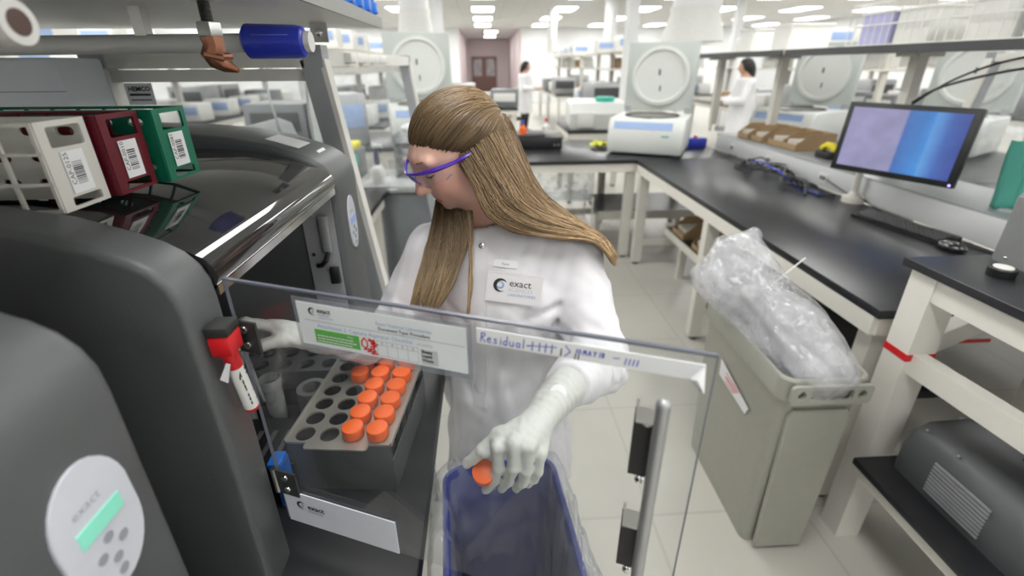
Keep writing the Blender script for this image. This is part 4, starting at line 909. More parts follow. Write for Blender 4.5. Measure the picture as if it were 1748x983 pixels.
def ridge(p, f, seed, n=4):
    r = np.random.RandomState(seed); o = 0
    for i in range(n):
        d = r.normal(size=3); d /= np.linalg.norm(d); o = o + np.abs(np.sin(p @ d*f*(.6+.8*r.rand())+r.rand()*6.28+1.5*np.sin(p @ np.roll(d,1)*f*.5+r.rand()*6)))
    return 1-2*o/n
# ---------------------------------------------------------------- plastic bag heaped in the grey bin
A3_ = np.array
def bag(p):
    p = p-A3_((.028,.015,0)); d = ell(p, (.975,1.27,.785), (.108,.23,.15))
    d = smin(d, ell(p, (.89,1.42,.90), (.13,.12,.12)), .06)
    d = smin(d, ell(p, (.875,1.45,1.00), (.085,.080,.075)), .05)
    d = smin(d, caps(p, (.88,1.47,1.0), (.93,1.47,1.075), .045, .012), .04)
    d = smin(d, ell(p, (.765,1.40,.93), (.055,.075,.07)), .05)
    d = smin(d, ell(p, (1.0,1.12,.755), (.080,.11,.065)), .08)
    ax = A3_((.12,-.36,-.26)); ax = ax/np.linalg.norm(ax)                 # creases run along the bag
    t = p @ ax; q = p-t[:,None]*ax*.78
    return d + .012*ridge(q, 34, 5, 3) + .007*ridge(q, 80, 9, 3) + .004*ridge(p, 60, 14, 3)
bg = thing('plastic_bag', 'crumpled clear plastic bag bulging out of the grey bin', 'bag', (.95,1.3,.62))
V, F = surface_nets(bag, (.66,.9,.6), (1.14,1.62,1.14), .006); np_mesh('film', V, F, 'bag_film', bg, world=True)
V, F = surface_nets(lambda p: bag(p)+.016+.010*ridge(p, 38, 21, 3), (.66,.9,.6), (1.14,1.62,1.14), .009); np_mesh('inner_fold', V, F, 'bag_film', bg, world=True)
V, F = surface_nets(lambda p: bag(p)+.040+.014*ridge(p, 34, 31, 3), (.66,.9,.6), (1.14,1.62,1.14), .011); np_mesh('inner_fold', V, F, 'bag_film', bg, world=True)
MB().bar((1.0,1.38,.93),(1.075,1.36,1.03),.006,.002).build('tie_tail', 'white_plastic', bg, smooth=False, world=True)
# liner of the blue bin: film over the rim
def liner(name, label, root, W_, L_, Hh, seed):
    t = thing('bin_liner', label, 'bag', tuple(root.location), root.rotation_euler.z)
    rs = np.random.RandomState(seed); n = 160; levels = [(-.03,-.30),(-.024,-.12),(-.018,-.02),(-.004,.012),(.012,.010),(.022,-.03),(.030,-.13),(.036,-.26)]
    ph = rs.rand(12)*6.28
    V = []
    for k, (o, dz) in enumerate(levels):
        loop = rrect(-W_-o, W_+o, -L_-o, L_+o, .045, 5); P = np.array(loop+[loop[0]])
        seg = np.r_[0, np.cumsum(np.linalg.norm(np.diff(P, axis=0), axis=1))]; s = np.linspace(0, seg[-1], n, endpoint=False)
        xs = np.interp(s, seg, P[:,0]); ys = np.interp(s, seg, P[:,1])
        a = s/seg[-1]*2*PI
        w = sum(np.sin(a*f+ph[i])*.5 for i, f in enumerate((9,17,26,41)))
        amp = .004 if k in (3,4) else .011
        out = np.stack([xs, ys], 1); nrm = out/np.linalg.norm(out, axis=1)[:,None]
        sgn = 1 if k > 3 else -1
        bulge = (.085*np.clip(np.cos(a-.35*PI+PI*.35), 0, 1)**2)*(max(0, k-4)/3) if k > 4 else 0
        off = np.abs(w)*amp*sgn + bulge
        if k > 4: off = off+.004
        V += [(xs[i]+nrm[i,0]*(off[i] if np.ndim(off) else off), ys[i]+nrm[i,1]*(off[i] if np.ndim(off) else off)*.6, Hh+dz+.02*w[i]*(1 if k in (0,7) else .25)) for i in range(n)]
    Fs = [(k*n+i, k*n+(i+1)%n, (k+1)*n+(i+1)%n, (k+1)*n+i) for k in range(len(levels)-1) for i in range(n)]
    o = MB().add(V, Fs).build('film', 'bag_film_thin', t); o.modifiers.new('s','SUBSURF').levels = 1; o.modifiers['s'].render_levels = 1
    return t
liner('bin_liner', 'clear bag liner folded over the blue bin rim', bbn, .135, .285, .76, 4)
# ---------------------------------------------------------------- left rear counter
lc = thing('steel_counter', 'grey cabinet counter with light top left of the woman', 'counter', (-.85,3.2,0))
MB().rbox(-1.7,.05,2.99,3.55,.86,.90,.004).build('top', mat('counter_grey', (.50,.51,.51), .35), lc, world=True)
for i in range(2): 
    x = -1.68+.87*i; dd = MB().rbox(x,x+.84,2.99,3.015,.06,.845,.004).build('door_panel', mat('panel_bluegrey', (.22,.24,.26), .3, .5, var=.15, scale=4), lc, world=True)
MB().box(-1.68,.03,3.016,3.54,.02,.855).build('carcass', 'grey_frame', lc, smooth=False, world=True)
ds = thing('pump_bottle', 'white pump bottle with navy pump on the left rear counter', 'bottle', (-.72,3.08,.90))
MB().lathe([(.045,0),(.047,.01),(.047,.10),(.03,.125),(.018,.13)], n=20).build('bottle_body', 'white_plastic', ds); MB().cyl((0,0,.13),(0,0,.24),.018,.016,n=14).build('pump', mat('navy', (.02,.02,.12), .4), ds); MB().rbox(-.02,.045,-.012,.012,.24,.262,.004).build('spout', 'white_plastic', ds)
pc = thing('steel_tray_rack', 'stacked steel wire trays beside the left upright lid', 'rack', (-.35,3.38,.90))
for q in range(3):
    MB().rbox(-.28,.30,-.14,.14,.06+.09*q,.07+.09*q,.003).build('tray', 'aluminium', pc)
    for i in range(7): MB().box(-.27+.09*i,-.26+.09*i,-.14,-.135,.07+.09*q,.11+.09*q).build('divider', 'steel', pc, smooth=False)
for x in (-.285,.295): MB().box(x,x+.012,-.13,.13,0,.30).build('frame_side', 'grey_frame', pc, smooth=False)
wb = thing('white_wipes', 'crumpled white wipes on top of the steel tray rack', 'wipes', (-.42,3.32,1.205))
V, F = surface_nets(lambda p: ell(p,(0,0,.03),(.17,.1,.04))+.012*wob(p,40,8), (-.25,-.18,-.04), (.25,.18,.12), .012); np_mesh('paper', V, F, 'white_paper', wb)
bd = thing('small_box', 'dark carton with yellow lid beside the white wipes', 'carton', (-.98,3.35,.90)); MB().rbox(-.12,.1,-.1,.1,0,.2,.004).build('carton', 'printer_grey', bd); MB().rbox(-.1,.08,-.09,.09,.2,.24,.004).build('lid', 'yellow_plastic', bd)
lsb = bench('lab_bench', 'cream-framed bench behind the counter carrying the left centrifuge', -2.3, .15, 3.95, 5.0, 1.0, [(-.05,4.0),(-2.2,4.0),(-2.2,4.9),(-.05,4.9)])
# things seen through the clear enclosure
def box_thing(name, label, cat, loc, size, m, m2, rz=0, group=None):
    t = thing(name, label, cat, loc, rz, group); w, d_, h = size
    MB().rbox(-w/2,w/2,-d_/2,d_/2,0,h,min(.012,h*.1)).build('case', m, t); MB().rbox(-w*.4,w*.4,-d_/2-.006,-d_/2+.002,h*.35,h*.8,.002).build('front_panel', m2, t); return t
box_thing('analyzer', 'grey analyzer with dark screen behind the clear enclosure', 'analyzer', (-1.75,4.3,1.0), (.5,.45,.35), 'printer_grey', 'dark_grey')
box_thing('analyzer', 'pale angled analyzer seen through the clear enclosure', 'analyzer', (-1.25,4.25,1.0), (.35,.4,.42), 'aluminium', 'pale_blue', .5)
tc_ = thing('clear_tote', 'clear blue tote seen through the clear enclosure', 'tote', (-1.25,2.62,.90)); MB().rbox(-.2,.2,-.14,.14,0,.22,.01).build('tub', 'clear_tub', tc_); MB().rbox(-.21,.21,-.15,.15,.22,.235,.004).build('lid', 'pale_blue', tc_)
tan_bin((-.90,2.72,.90), 1.5, 'brown parts bin at the end of the instrument bench', L=.3, Wd=.2, Hh=.2)
gc_ = thing('green_cloth', 'green cloth heap behind the sloped grey strut', 'cloth', (-.30,2.82,1.04)); V, F = surface_nets(lambda p: ell(p,(0,0,.04),(.12,.05,.07))+.012*wob(p,40,3), (-.2,-.12,-.06), (.2,.12,.16), .012); np_mesh('cloth_heap', V, F, 'teal_plastic', gc_); gc_.location = (-.86,2.72,1.09)
cable('enclosure_cable', 'thin grey cable hanging inside the clear enclosure', [(-.86,2.0,1.64),(-.84,1.95,1.5),(-.76,1.85,1.3),(-.70,1.8,1.0)], .005, 'grey_frame')
cable('enclosure_cable', 'second grey cable hanging nearer the far strut', [(-.72,2.05,1.64),(-.72,2.0,1.4),(-.68,1.95,1.2),(-.62,1.9,1.0)], .005, 'grey_frame')
pr = thing('pipette_stand', 'sloped grey plate instrument inside the clear enclosure', 'instrument', (-.86,1.85,.90))
MB().prism([(-.2,0),(.2,0),(.05,.52),(-.0,.54),(-.2,.3)], -.2, .2, axis='y', bev=.01).build('casing', 'aluminium', pr); MB().rbox(.08,.2,-.18,.18,.0,.3,.01).build('module', 'dark_grey', pr)
# ---------------------------------------------------------------- island behind the right bench
bench('island_bench', 'black-topped island bench behind the raceway', 2.66, 4.55, .6, 5.2, .90, [(2.72,.7),(4.5,.7),(2.72,5.1),(4.5,5.1),(4.5,2.9)])
def wire_basket(label, loc, L_=.6, W_=.4, Hh=.22):
    t = thing('wire_basket', label, 'basket', loc, 0, 'white wire baskets on the overhead shelf')
    for z in (.005, Hh*.5, Hh):
        for a, c in (((-W_/2,-L_/2),(W_/2,-L_/2)),((W_/2,-L_/2),(W_/2,L_/2)),((W_/2,L_/2),(-W_/2,L_/2)),((-W_/2,L_/2),(-W_/2,-L_/2))): MB().cyl((a[0],a[1],z),(c[0],c[1],z),.004,n=6).build('rim', 'white_plastic', t)
    for s in (-1,1):
        for i in range(13): MB().cyl((s*W_/2,-L_/2+L_*i/12,0),(s*W_/2,-L_/2+L_*i/12,Hh),.0025,n=5).build('wire', 'white_plastic', t)
    return t
wb0 = wire_basket('white wire basket at the near end of the overhead shelf', (2.42,1.35,1.722))
for y, l in ((2.0,'second white wire basket on the shelf above the monitor'),(2.65,'third white wire basket along the overhead shelf'),(3.05,'x')):
    if l != 'x': copy_tree(wb0, loc=(2.42,y,1.722), label=l)
mat('pale_violet', (.45,.45,.72), .4)
for i, (y, m, l) in enumerate(((1.2,'clear_tub','clear storage tub in the nearest wire basket'),(1.5,'white_plastic','white storage tub in the nearest wire basket'),(1.9,'clear_tub','clear storage tub in the second wire basket'),(2.15,'white_plastic','white storage tub in the second wire basket'),(2.55,'white_plastic','white storage tub in the third wire basket'),(2.8,'pale_violet','pale violet storage tub in the third wire basket'),(3.7,'white_plastic','white storage tub alone on the far shelf'),(4.2,'white_plastic','white storage tub at the far end of the shelf'))):
    t = thing('storage_tub', l, 'tub', (2.42,y,1.728)); MB().prism(rrect(-.16,.16,-.11,.11,.02), 0, .16, axis='z').build('tub', m, t, smooth=False); MB().rbox(-.17,.17,-.12,.12,.16,.175,.004).build('lid', 'white_plastic', t)
e2 = make_enclosure('clear-sided enclosure on the island bench behind the monitor', .90); e2.location = (3.25,2.05,.90); e2.rotation_euler = (0,0,PI)
# ---------------------------------------------------------------- far islands
fb = [(2.0,3.3,8.6,11.4,'nearest background bench right of the aisle'),(1.9,3.2,12.4,16.6,'background bench right of the aisle beside the worker'),(4.6,6.0,6.0,10.5,'background bench at the far right'),(4.6,6.0,12,17,'farthest background bench on the right'),(-2.8,-1.3,6.2,10.2,'nearest background bench left of the aisle'),(-2.8,-1.3,11.5,16.5,'farther background bench left of the aisle'),(7.4,8.8,4,10,'background bench beyond the right islands'),(-5.4,-4.0,4.5,11,'background bench near the left wall')]
cen = [o for o in col.objects if o.name.startswith('centrifuge') and o.get('label')][0]
r2 = random.Random(11); count = 0
protos = []
def proto(name, label, cat, size, m, m2): 
    t = box_thing(name, label, cat, (0,0,-20), size, m, m2, 0, label); protos.append(t); return t
P1 = proto('storage_box', 'white storage box on the background benches', 'box', (.4,.3,.25), 'white_plastic', 'pale_blue')
P2 = proto('printer', 'dark grey benchtop printer on the background benches', 'printer', (.5,.45,.32), 'printer_grey', 'white_plastic')
P3 = proto('carton', 'brown carton on the background benches', 'carton', (.35,.28,.2), 'cardboard', 'white_paper')
P4 = proto('analyzer', 'silver benchtop analyzer on the background benches', 'analyzer', (.6,.5,.42), 'aluminium', 'dark_grey')
used = set()
def place(P, loc, rz, where='low aisle bench'):
    o = P if P.name not in used else copy_tree(P); used.add(P.name); o.location = loc; o.rotation_euler = (0,0,rz)
    o['label'] = P['group'].replace('background benches', where); o['label'] = ' '.join(o['label'].split()[:16])
    o['group0'] = P['group']; del o['group0']
for bi, (x0,x1,y0,y1,l) in enumerate(fb):
    z = .90; t = bench('lab_bench', 'black-topped '+l, x0, x1, y0, y1, z, [(x0+.06,y0+.06),(x1-.06,y0+.06),(x0+.06,y1-.06),(x1-.06,y1-.06),(x0+.06,(y0+y1)/2),(x1-.06,(y0+y1)/2)])
    xm = (x0+x1)/2; s = thing('bench_shelf', 'cream shelf rack standing over the '+l, 'shelf', (xm,(y0+y1)/2,z))
    for y in (y0+.2,(y0+y1)/2,y1-.2): MB().box(-.04,.04,y-(y0+y1)/2-.03,y-(y0+y1)/2+.03,0,.95).build('post', 'off_white_paint', s, smooth=False)
    for zz_ in (.62,.92): MB().rbox(-.28,.28,-(y1-y0)/2+.1,(y1-y0)/2-.1,zz_,zz_+.03,.003).build('board', 'off_white_paint', s)
    y = y0+.4
    while y < y1-.3:
        for sx in (-1,1):
            P = r2.choice((P1,P2,P3,P4,P1)); place(P, (xm+sx*.42, y, z), r2.uniform(-.15,.15)+(PI/2*sx*-1 if r2.random()<.5 else 0), l)
        if r2.random() < .75: place(r2.choice((P1,P3)), (xm+.21, y+.2, z+.65), PI/2, 'mid shelf over the '+l)
        if r2.random() < .8: place(P1, (xm, y+.1, z+.95), 0, 'top shelf over the '+l)
        y += .8
copy_tree(cen, loc=(-1.75,6.6,.90) , rz=.1, label='open centrifuge on the nearest left background bench')if False else None
mb_ = bench('lab_bench', 'low black bench closing the aisle behind the woman', -.75, .62, 8.6, 9.5, .90, [(-.68,8.67),(.55,8.67),(-.68,9.43),(.55,9.43)])
place(P4, (-.45,9.0,.90), 0); place(P1, (.05,9.1,.90), .1); place(P2, (.40,9.0,.90), -.1)
pk = thing('pink_bag', 'white bag with pink print on the aisle bench', 'bag', (-.02,8.75,.90)); V, F = surface_nets(lambda p: ell(p,(0,0,.08),(.16,.08,.10))+.01*wob(p,30,3), (-.25,-.15,-.06), (.25,.15,.24), .02); np_mesh('bag_body', V, F, 'white_plastic', pk); MB().sphere((.03,-.06,.10),(.06,.03,.04)).build('pink_print', mat('pink', (.85,.25,.3), .6), pk)
bench('lab_bench', 'short black bench under the closed white centrifuge', 1.0, 1.9, 5.55, 6.5, .90, [(1.06,5.62),(1.84,5.62),(1.06,6.43),(1.84,6.43)])
# people in the background
def worker(label, loc, rz, hairc):
    t = thing('person', label, 'person', loc, rz)
    def body(p):
        d = caps(p,(0,0,1.05),(0,.0,1.35),.15,.13); d = smin(d, caps(p,(-.15,0,1.36),(.15,0,1.36),.07,.07), .06)
        d = smin(d, caps(p,(0,0,1.38),(0,-.03,1.5),.055,.05), .03); d = smin(d, ell(p,(0,-.05,1.58),(.075,.095,.11)), .02)
        d = smin(d, caps(p,(0,-.14,1.56),(0,-.152,1.545),.012,.012), .015)
        for s in (-1,1):
            d = smin(d, caps(p,(s*.09,0,.9),(s*.10,-.02,.48),.085,.06), .04); d = smin(d, caps(p,(s*.10,-.02,.48),(s*.10,.02,.07),.055,.04), .02); d = smin(d, caps(p,(s*.10,.02,.045),(s*.11,-.14,.035),.045,.035), .02)
            d = smin(d, caps(p,(s*.19,0,1.34),(s*.24,-.08,1.10),.055,.045), .03); d = smin(d, caps(p,(s*.24,-.08,1.10),(s*.14,-.32,1.08),.042,.035), .02); d = smin(d, ell(p,(s*.12,-.39,1.08),(.035,.06,.025)), .02)
        return d
    V, F = surface_nets(body, (-.36,-.5,-.03), (.36,.25,1.75), .02); np_mesh('body', V, F, mat('worker_skin', (.5,.3,.22), .6), t)
    def coat(p):
        d = caps(p,(0,.01,1.0),(0,.0,1.34),.18,.15); d = smin(d, caps(p,(-.16,0,1.35),(.16,0,1.35),.085,.085), .06); d = smin(d, caps(p,(0,.01,.55),(0,.01,1.0),.20,.185), .05)
        for s in (-1,1): d = smin(d, caps(p,(s*.19,0,1.34),(s*.24,-.08,1.10),.072,.065), .03); d = smin(d, caps(p,(s*.24,-.08,1.10),(s*.15,-.29,1.08),.062,.055), .02)
        d = smax(d, p[:,2]-1.43, .01); d = smax(d, .5-p[:,2], .005); return d+.004*wob(p,25,4)
    V, F = surface_nets(coat, (-.36,-.42,.4), (.36,.3,1.5), .02); np_mesh('lab_coat', V, F, mat('coat_white', (.80,.80,.82), .8), t)
    def legs(p):
        d = 9.0
        for s in (-1,1):
            g = smin(caps(p,(s*.09,0,.85),(s*.10,-.02,.48),.095,.072), caps(p,(s*.10,-.02,.48),(s*.10,.02,.09),.070,.056), .02); g = smin(g, caps(p,(s*.10,.03,.05),(s*.11,-.15,.045),.052,.042), .02); d = np.minimum(d, g)
        return d
    V, F = surface_nets(legs, (-.3,-.25,-.02), (.3,.2,1.0), .02); np_mesh('trousers', V, F, 'black_plastic', t)
    V, F = surface_nets(lambda p: smax(smin(ell(p,(0,-.03,1.60),(.09,.115,.115)), ell(p,(0,.06,1.5),(.085,.06,.14)), .03), -(ell(p,(0,-.14,1.55),(.075,.08,.10))), .01), (-.2,-.2,1.3), (.2,.2,1.8), .015); np_mesh('hair', V, F, mat('hair_dark', hairc, .5), t)
    return t
worker('person in white lab coat standing at the background bench by the aisle', (1.02,12.0,0), math.radians(60), (.012,.01,.01))
worker('person in white lab coat seen behind the overhead shelf posts', (4.1,7.4,0), math.radians(-100), (.015,.012,.012))
ch = thing('task_chair', 'black task chair behind the standing background worker', 'chair', (.60,10.9,0), .5)
MB().rbox(-.23,.23,-.22,.22,.45,.53,.03).build('seat', 'black_plastic', ch); MB().rbox(-.20,.20,.20,.26,.62,1.05,.03).build('backrest', 'black_plastic', ch); MB().cyl((0,0,.1),(0,0,.46),.03,n=12).build('post', 'dark_grey', ch); MB().bar((0,.2,.48),(0,.24,.7),.05,.02).build('back_support', 'dark_grey', ch, smooth=False)
for i in range(5):
    a = 2*PI*i/5; MB().tube([(0,0,.12),(.28*math.cos(a),.28*math.sin(a),.07)], [.025,.018], 8).build('base_leg', 'dark_grey', ch); MB().sphere((.28*math.cos(a),.28*math.sin(a),.03),.03,10).build('caster', 'black_plastic', ch)
# ---------------------------------------------------------------- the woman: measured points
HEAD_O = np.array([-0.072, 0.946, 1.5])
HEAD_R = np.array([[-0.7556, 0.4781, -0.4478], [-0.385, -0.8772, -0.2869], [-0.5299, -0.0444, 0.8469]])
HL = dict(wrist=(0.093, 0.586, 1.126), cuff=(0.136, 0.642, 1.123), elbow=(0.233, 0.81, 1.043), shoulder=(.195,.935,1.235))
HL_F = [[(0.005, 0.507, 1.124), (0.006, 0.507, 1.083), (-0.002, 0.515, 1.047), (-0.014, 0.522, 1.02)], [(0.029, 0.502, 1.133), (0.028, 0.5, 1.089), (0.021, 0.51, 1.051), (0.011, 0.521, 1.022)], [(0.051, 0.504, 1.123), (0.048, 0.502, 1.08), (0.043, 0.511, 1.045), (0.034, 0.522, 1.019)], [(0.069, 0.509, 1.102), (0.066, 0.509, 1.068), (0.061, 0.517, 1.043), (0.053, 0.526, 1.022)]]
HL_T = [(0.058, 0.552, 1.116), (0.009, 0.53, 1.122), (-0.016, 0.523, 1.102), (-0.042, 0.527, 1.072)]
HL_CAP = [(-0.016, 0.517, 1.063), (-0.012, 0.545, 1.015)]
HR = dict(wrist=(-0.31, 0.739, 1.175), cuff=(-0.274, 0.785, 1.146), elbow=(-0.221, 0.892, 1.098), shoulder=(-.125,.965,1.245))
HR_F = [[(-0.385, 0.713, 1.22), (-0.405, 0.695, 1.237), (-0.415, 0.679, 1.238), (-0.419, 0.671, 1.229)], [(-0.397, 0.729, 1.203), (-0.423, 0.714, 1.216), (-0.428, 0.692, 1.216), (-0.428, 0.683, 1.206)], [(-0.404, 0.741, 1.184), (-0.429, 0.726, 1.192), (-0.434, 0.703, 1.19), (-0.433, 0.694, 1.181)], [(-0.404, 0.747, 1.167), (-0.429, 0.738, 1.169), (-0.435, 0.72, 1.166), (-0.433, 0.712, 1.159)]]
HR_T = [(-0.33, 0.731, 1.179), (-0.365, 0.698, 1.2), (-0.391, 0.679, 1.202), (-0.419, 0.671, 1.206)]
SHEET_B = [[(-0.071, 0.915, 1.5), (-0.059, 0.886, 1.483), (-0.024, 0.85, 1.434), (0.001, 0.837, 1.376), (0.055, 0.847, 1.336), (0.138, 0.847, 1.322), (0.218, 0.858, 1.306), (0.263, 0.862, 1.259)], [(-0.054, 0.919, 1.516), (-0.035, 0.884, 1.497), (0.005, 0.845, 1.433), (0.041, 0.837, 1.382), (0.102, 0.849, 1.346), (0.169, 0.859, 1.328), (0.232, 0.866, 1.302), (0.268, 0.87, 1.252)], [(-0.021, 0.919, 1.533), (-0.002, 0.888, 1.511), (0.038, 0.855, 1.445), (0.073, 0.849, 1.395), (0.127, 0.863, 1.357), (0.184, 0.876, 1.331), (0.24, 0.88, 1.297), (0.272, 0.878, 1.246)], [(0.013, 0.938, 1.544), (0.028, 0.912, 1.522), (0.063, 0.889, 1.46), (0.1, 0.893, 1.4), (0.145, 0.907, 1.36), (0.197, 0.912, 1.329), (0.25, 0.909, 1.291), (0.281, 0.905, 1.247)], [(0.041, 0.981, 1.545), (0.056, 0.961, 1.527), (0.084, 0.953, 1.459), (0.12, 0.953, 1.39), (0.166, 0.955, 1.348), (0.216, 0.948, 1.313), (0.263, 0.931, 1.28), (0.289, 0.927, 1.249)]]
SHEET_C = [[(-0.109, 0.969, 1.371), (-0.116, 0.919, 1.328), (-0.129, 0.87, 1.288), (-0.142, 0.82, 1.246), (-0.154, 0.789, 1.211)], [(-0.089, 0.949, 1.363), (-0.091, 0.898, 1.322), (-0.101, 0.854, 1.281), (-0.111, 0.807, 1.245), (-0.129, 0.782, 1.211)], [(-0.065, 0.925, 1.362), (-0.06, 0.88, 1.321), (-0.067, 0.841, 1.279), (-0.082, 0.801, 1.247), (-0.106, 0.775, 1.211)], [(-0.044, 0.912, 1.36), (-0.038, 0.862, 1.321), (-0.05, 0.833, 1.289), (-0.067, 0.798, 1.255), (-0.094, 0.776, 1.214)]]
SHEET_D = [[(-0.042, 0.898, 1.365), (-0.038, 0.864, 1.326), (-0.036, 0.832, 1.288), (-0.038, 0.8, 1.24), (-0.045, 0.774, 1.19)], [(-0.03, 0.897, 1.365), (-0.03, 0.864, 1.326), (-0.032, 0.832, 1.288), (-0.035, 0.8, 1.24), (-0.042, 0.774, 1.19)]]
HR['elbow'] = (-.245,.93,1.03)
person = thing('person', 'woman with long blonde hair in white lab coat, safety glasses and pale gloves', 'person', (.05,1.0,0))
PO = np.array(person.location)
A3 = np.array
def to_w(q): return HEAD_O + np.asarray(q) @ HEAD_R.T
def to_l(p): return (p-HEAD_O) @ HEAD_R
NECK_B = A3((.012,.985,1.285))
# ---- head and face (head space: x forward, y her left, z up)
def head_sdf(p):
    q = to_l(p)
    qy = q.copy(); qy[:,1] = np.abs(q[:,1])
    d = ell(q, (-.012,0,-.002), (.094,.073,.072))
    d = smin(d, ell(q, (.030,0,-.040), (.062,.058,.080)), .03)
    d = smin(d, ell(qy, (.028,.024,-.086), (.044,.034,.036)), .025)
    d = smin(d, ell(q, (.070,0,-.116), (.019,.022,.017)), .024)
    d = smin(d, ell(qy, (.060,.034,-.048), (.026,.024,.026)), .022)
    d = smin(d, ell(q, (.074,0,-.080), (.016,.028,.020)), .018)
    d = smin(d, caps(qy, (.076,.010,.008), (.070,.042,.008), .012, .009), .014)
    d = smin(d, caps(q, (.086,0,-.004), (.107,0,-.044), .0075, .0100), .012)
    d = smin(d, ell(q, (.108,0,-.047), (.011,.0105,.0095)), .007)
    d = smin(d, ell(qy, (.097,.0115,-.050), (.010,.0065,.0070)), .006)
    d = smax(d, -ell(qy, (.090,.031,-.014), (.014,.017,.0105)), .010)
    d = smin(d, smax(ell(qy, (.0735,.031,-.013), (.0130,.0155,.0130)), -.0175-q[:,2], .002), .003)     # lowered upper lids
    d = smax(d, -ell(qy, (.104,.0065,-.058), (.006,.0035,.0035)), .003)    # nostrils
    d = smin(d, ell(q, (.0860,0,-.0770), (.0078,.0205,.0050)), .004)
    d = smin(d, ell(q, (.0838,0,-.0885), (.0082,.0185,.0060)), .004)
    d = smax(d, -ell(q, (.0950,0,-.0828), (.0115,.0235,.0014)), .002)
    d = smin(d, ell(qy, (-.012,.074,-.020), (.016,.007,.028)), .008)      # ears
    d = smin(d, caps(p, to_w((-.020,0,-.06)), NECK_B, .050, .054), .03)
    return d
V, F = surface_nets(head_sdf, HEAD_O-A3((.18,.16,.25)), HEAD_O+A3((.17,.16,.14)), .0026)
q = to_l(V); qa = np.abs(q[:,1])
base = A3((.74,.46,.365)); C_ = np.tile(base, (len(V),1))
def blend(c, w):
    global C_
    w = np.clip(w,0,1)[:,None]; C_ = C_*(1-w)+A3(c)*w
blend((.74,.33,.275), .75*np.exp(-(((q[:,0]-.062)/.03)**2+((qa-.045)/.025)**2+((q[:,2]+.05)/.026)**2)))
blend((.74,.36,.29), .5*np.exp(-(((q[:,0]-.11)/.018)**2+((q[:,2]+.047)/.014)**2)))
blend((.50,.13,.12), 1.0*np.exp(-(((q[:,2]+.0826)/.0085)**4+(qa/.0215)**4))*(q[:,0] > .070))
blend((.52,.29,.23), .5*np.exp(-(((qa-.031)/.016)**2+((q[:,2]+.008)/.010)**2))*(q[:,0] > .05))
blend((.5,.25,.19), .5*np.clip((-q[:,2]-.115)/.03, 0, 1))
nH = len(V)
# ---- rest of the body, hidden below the clothes
def body_sdf(p):
    d = ell(p, (.035,.985,1.10), (.135,.085,.20)); d = smin(d, caps(p, (-.105,.975,1.235), (.175,.955,1.225), .045, .045), .05)
    d = smin(d, caps(p, NECK_B, (.02,.985,1.2), .05, .06), .03); d = smin(d, ell(p, (.05,1.02,.88), (.145,.095,.13)), .06)
    for H_ in (HL, HR):
        d = smin(d, caps(p, H_['shoulder'], H_['elbow'], .042, .036), .03); d = smin(d, caps(p, H_['elbow'], H_['wrist'], .035, .024), .02)
    for s in (-1,1):
        d = smin(d, caps(p, (.05+s*.08,1.03,.85), (.05+s*.09,1.02,.47), .075, .05), .03); d = smin(d, caps(p, (.05+s*.09,1.02,.47), (.05+s*.09,1.05,.08), .05, .034), .02)
        d = smin(d, caps(p, (.05+s*.09,1.05,.05), (.04+s*.10,.90,.035), .038, .030), .02)
    return d
Vb, Fb = surface_nets(body_sdf, (-.36,.55,-.02), (.32,1.2,1.32), .014)
skin = bpy.data.materials.new('skin'); skin.use_nodes = True; nt = skin.node_tree; bs = nt.nodes['Principled BSDF']; MATS['skin'] = skin
at_ = nt.nodes.new('ShaderNodeAttribute'); at_.attribute_name = 'tint'; nz = nt.nodes.new('ShaderNodeTexNoise'); nz.inputs['Scale'].default_value = 220
bp = nt.nodes.new('ShaderNodeBump'); bp.inputs['Strength'].default_value = .12; bp.inputs['Distance'].default_value = .001
nt.links.new(at_.outputs['Color'], bs.inputs['Base Color']); nt.links.new(nz.outputs[0], bp.inputs['Height']); nt.links.new(bp.outputs[0], bs.inputs['Normal'])
bs.inputs['Roughness'].default_value = .48; bs.inputs['Subsurface Weight'].default_value = .25; bs.inputs['Subsurface Scale'].default_value = .005; bs.inputs['Subsurface Radius'].default_value = (1,.35,.2)
def set_tint(o, cols):
    a = o.data.color_attributes.new('tint', 'FLOAT_COLOR', 'POINT'); a.data.foreach_set('color', np.c_[cols, np.ones(len(cols))].astype(np.float32).ravel())
bo = np_mesh('body', np.r_[V, Vb], np.r_[F, Fb+nH], 'skin', person, world=True); set_tint(bo, np.r_[C_, np.tile(base, (len(Vb),1))])
Mh = Matrix.Identity(4)
for i in range(3):
    for j in range(3): Mh[i][j] = float(HEAD_R[i][j])
    Mh[i][3] = float(HEAD_O[i]-PO[i])
def hpart(b, name, m, parent=person): return b.xf(Mh).build(name, m, parent)
for s in (1,-1):
    ey = hpart(MB().sphere((.0728,s*.031,-.0150),.0122,20), 'eye', mat('eye_white', (.72,.70,.68), .15))
    hpart(MB().sphere((.0775,s*.031,-.0205),(.0072,.0064,.0064),14), 'iris', mat('iris_dark', (.06,.07,.08), .1), ey)
    hpart(MB().tube([(.0800,s*.016,-.0165),(.0858,s*.023,-.0182),(.0872,s*.032,-.0186),(.0830,s*.042,-.0180),(.0760,s*.0475,-.0160)], [.0008,.0012,.0014,.0014,.0008], 6), 'eyelashes', mat('lash', (.03,.02,.015), .6))
    hpart(MB().tube([(.0875,s*.012,.008),(.0865,s*.024,.014),(.080,s*.038,.0155),(.069,s*.051,.010)], [.0010,.0018,.0016,.0006], 6), 'eyebrow', mat('brow', (.30,.17,.10), .8))
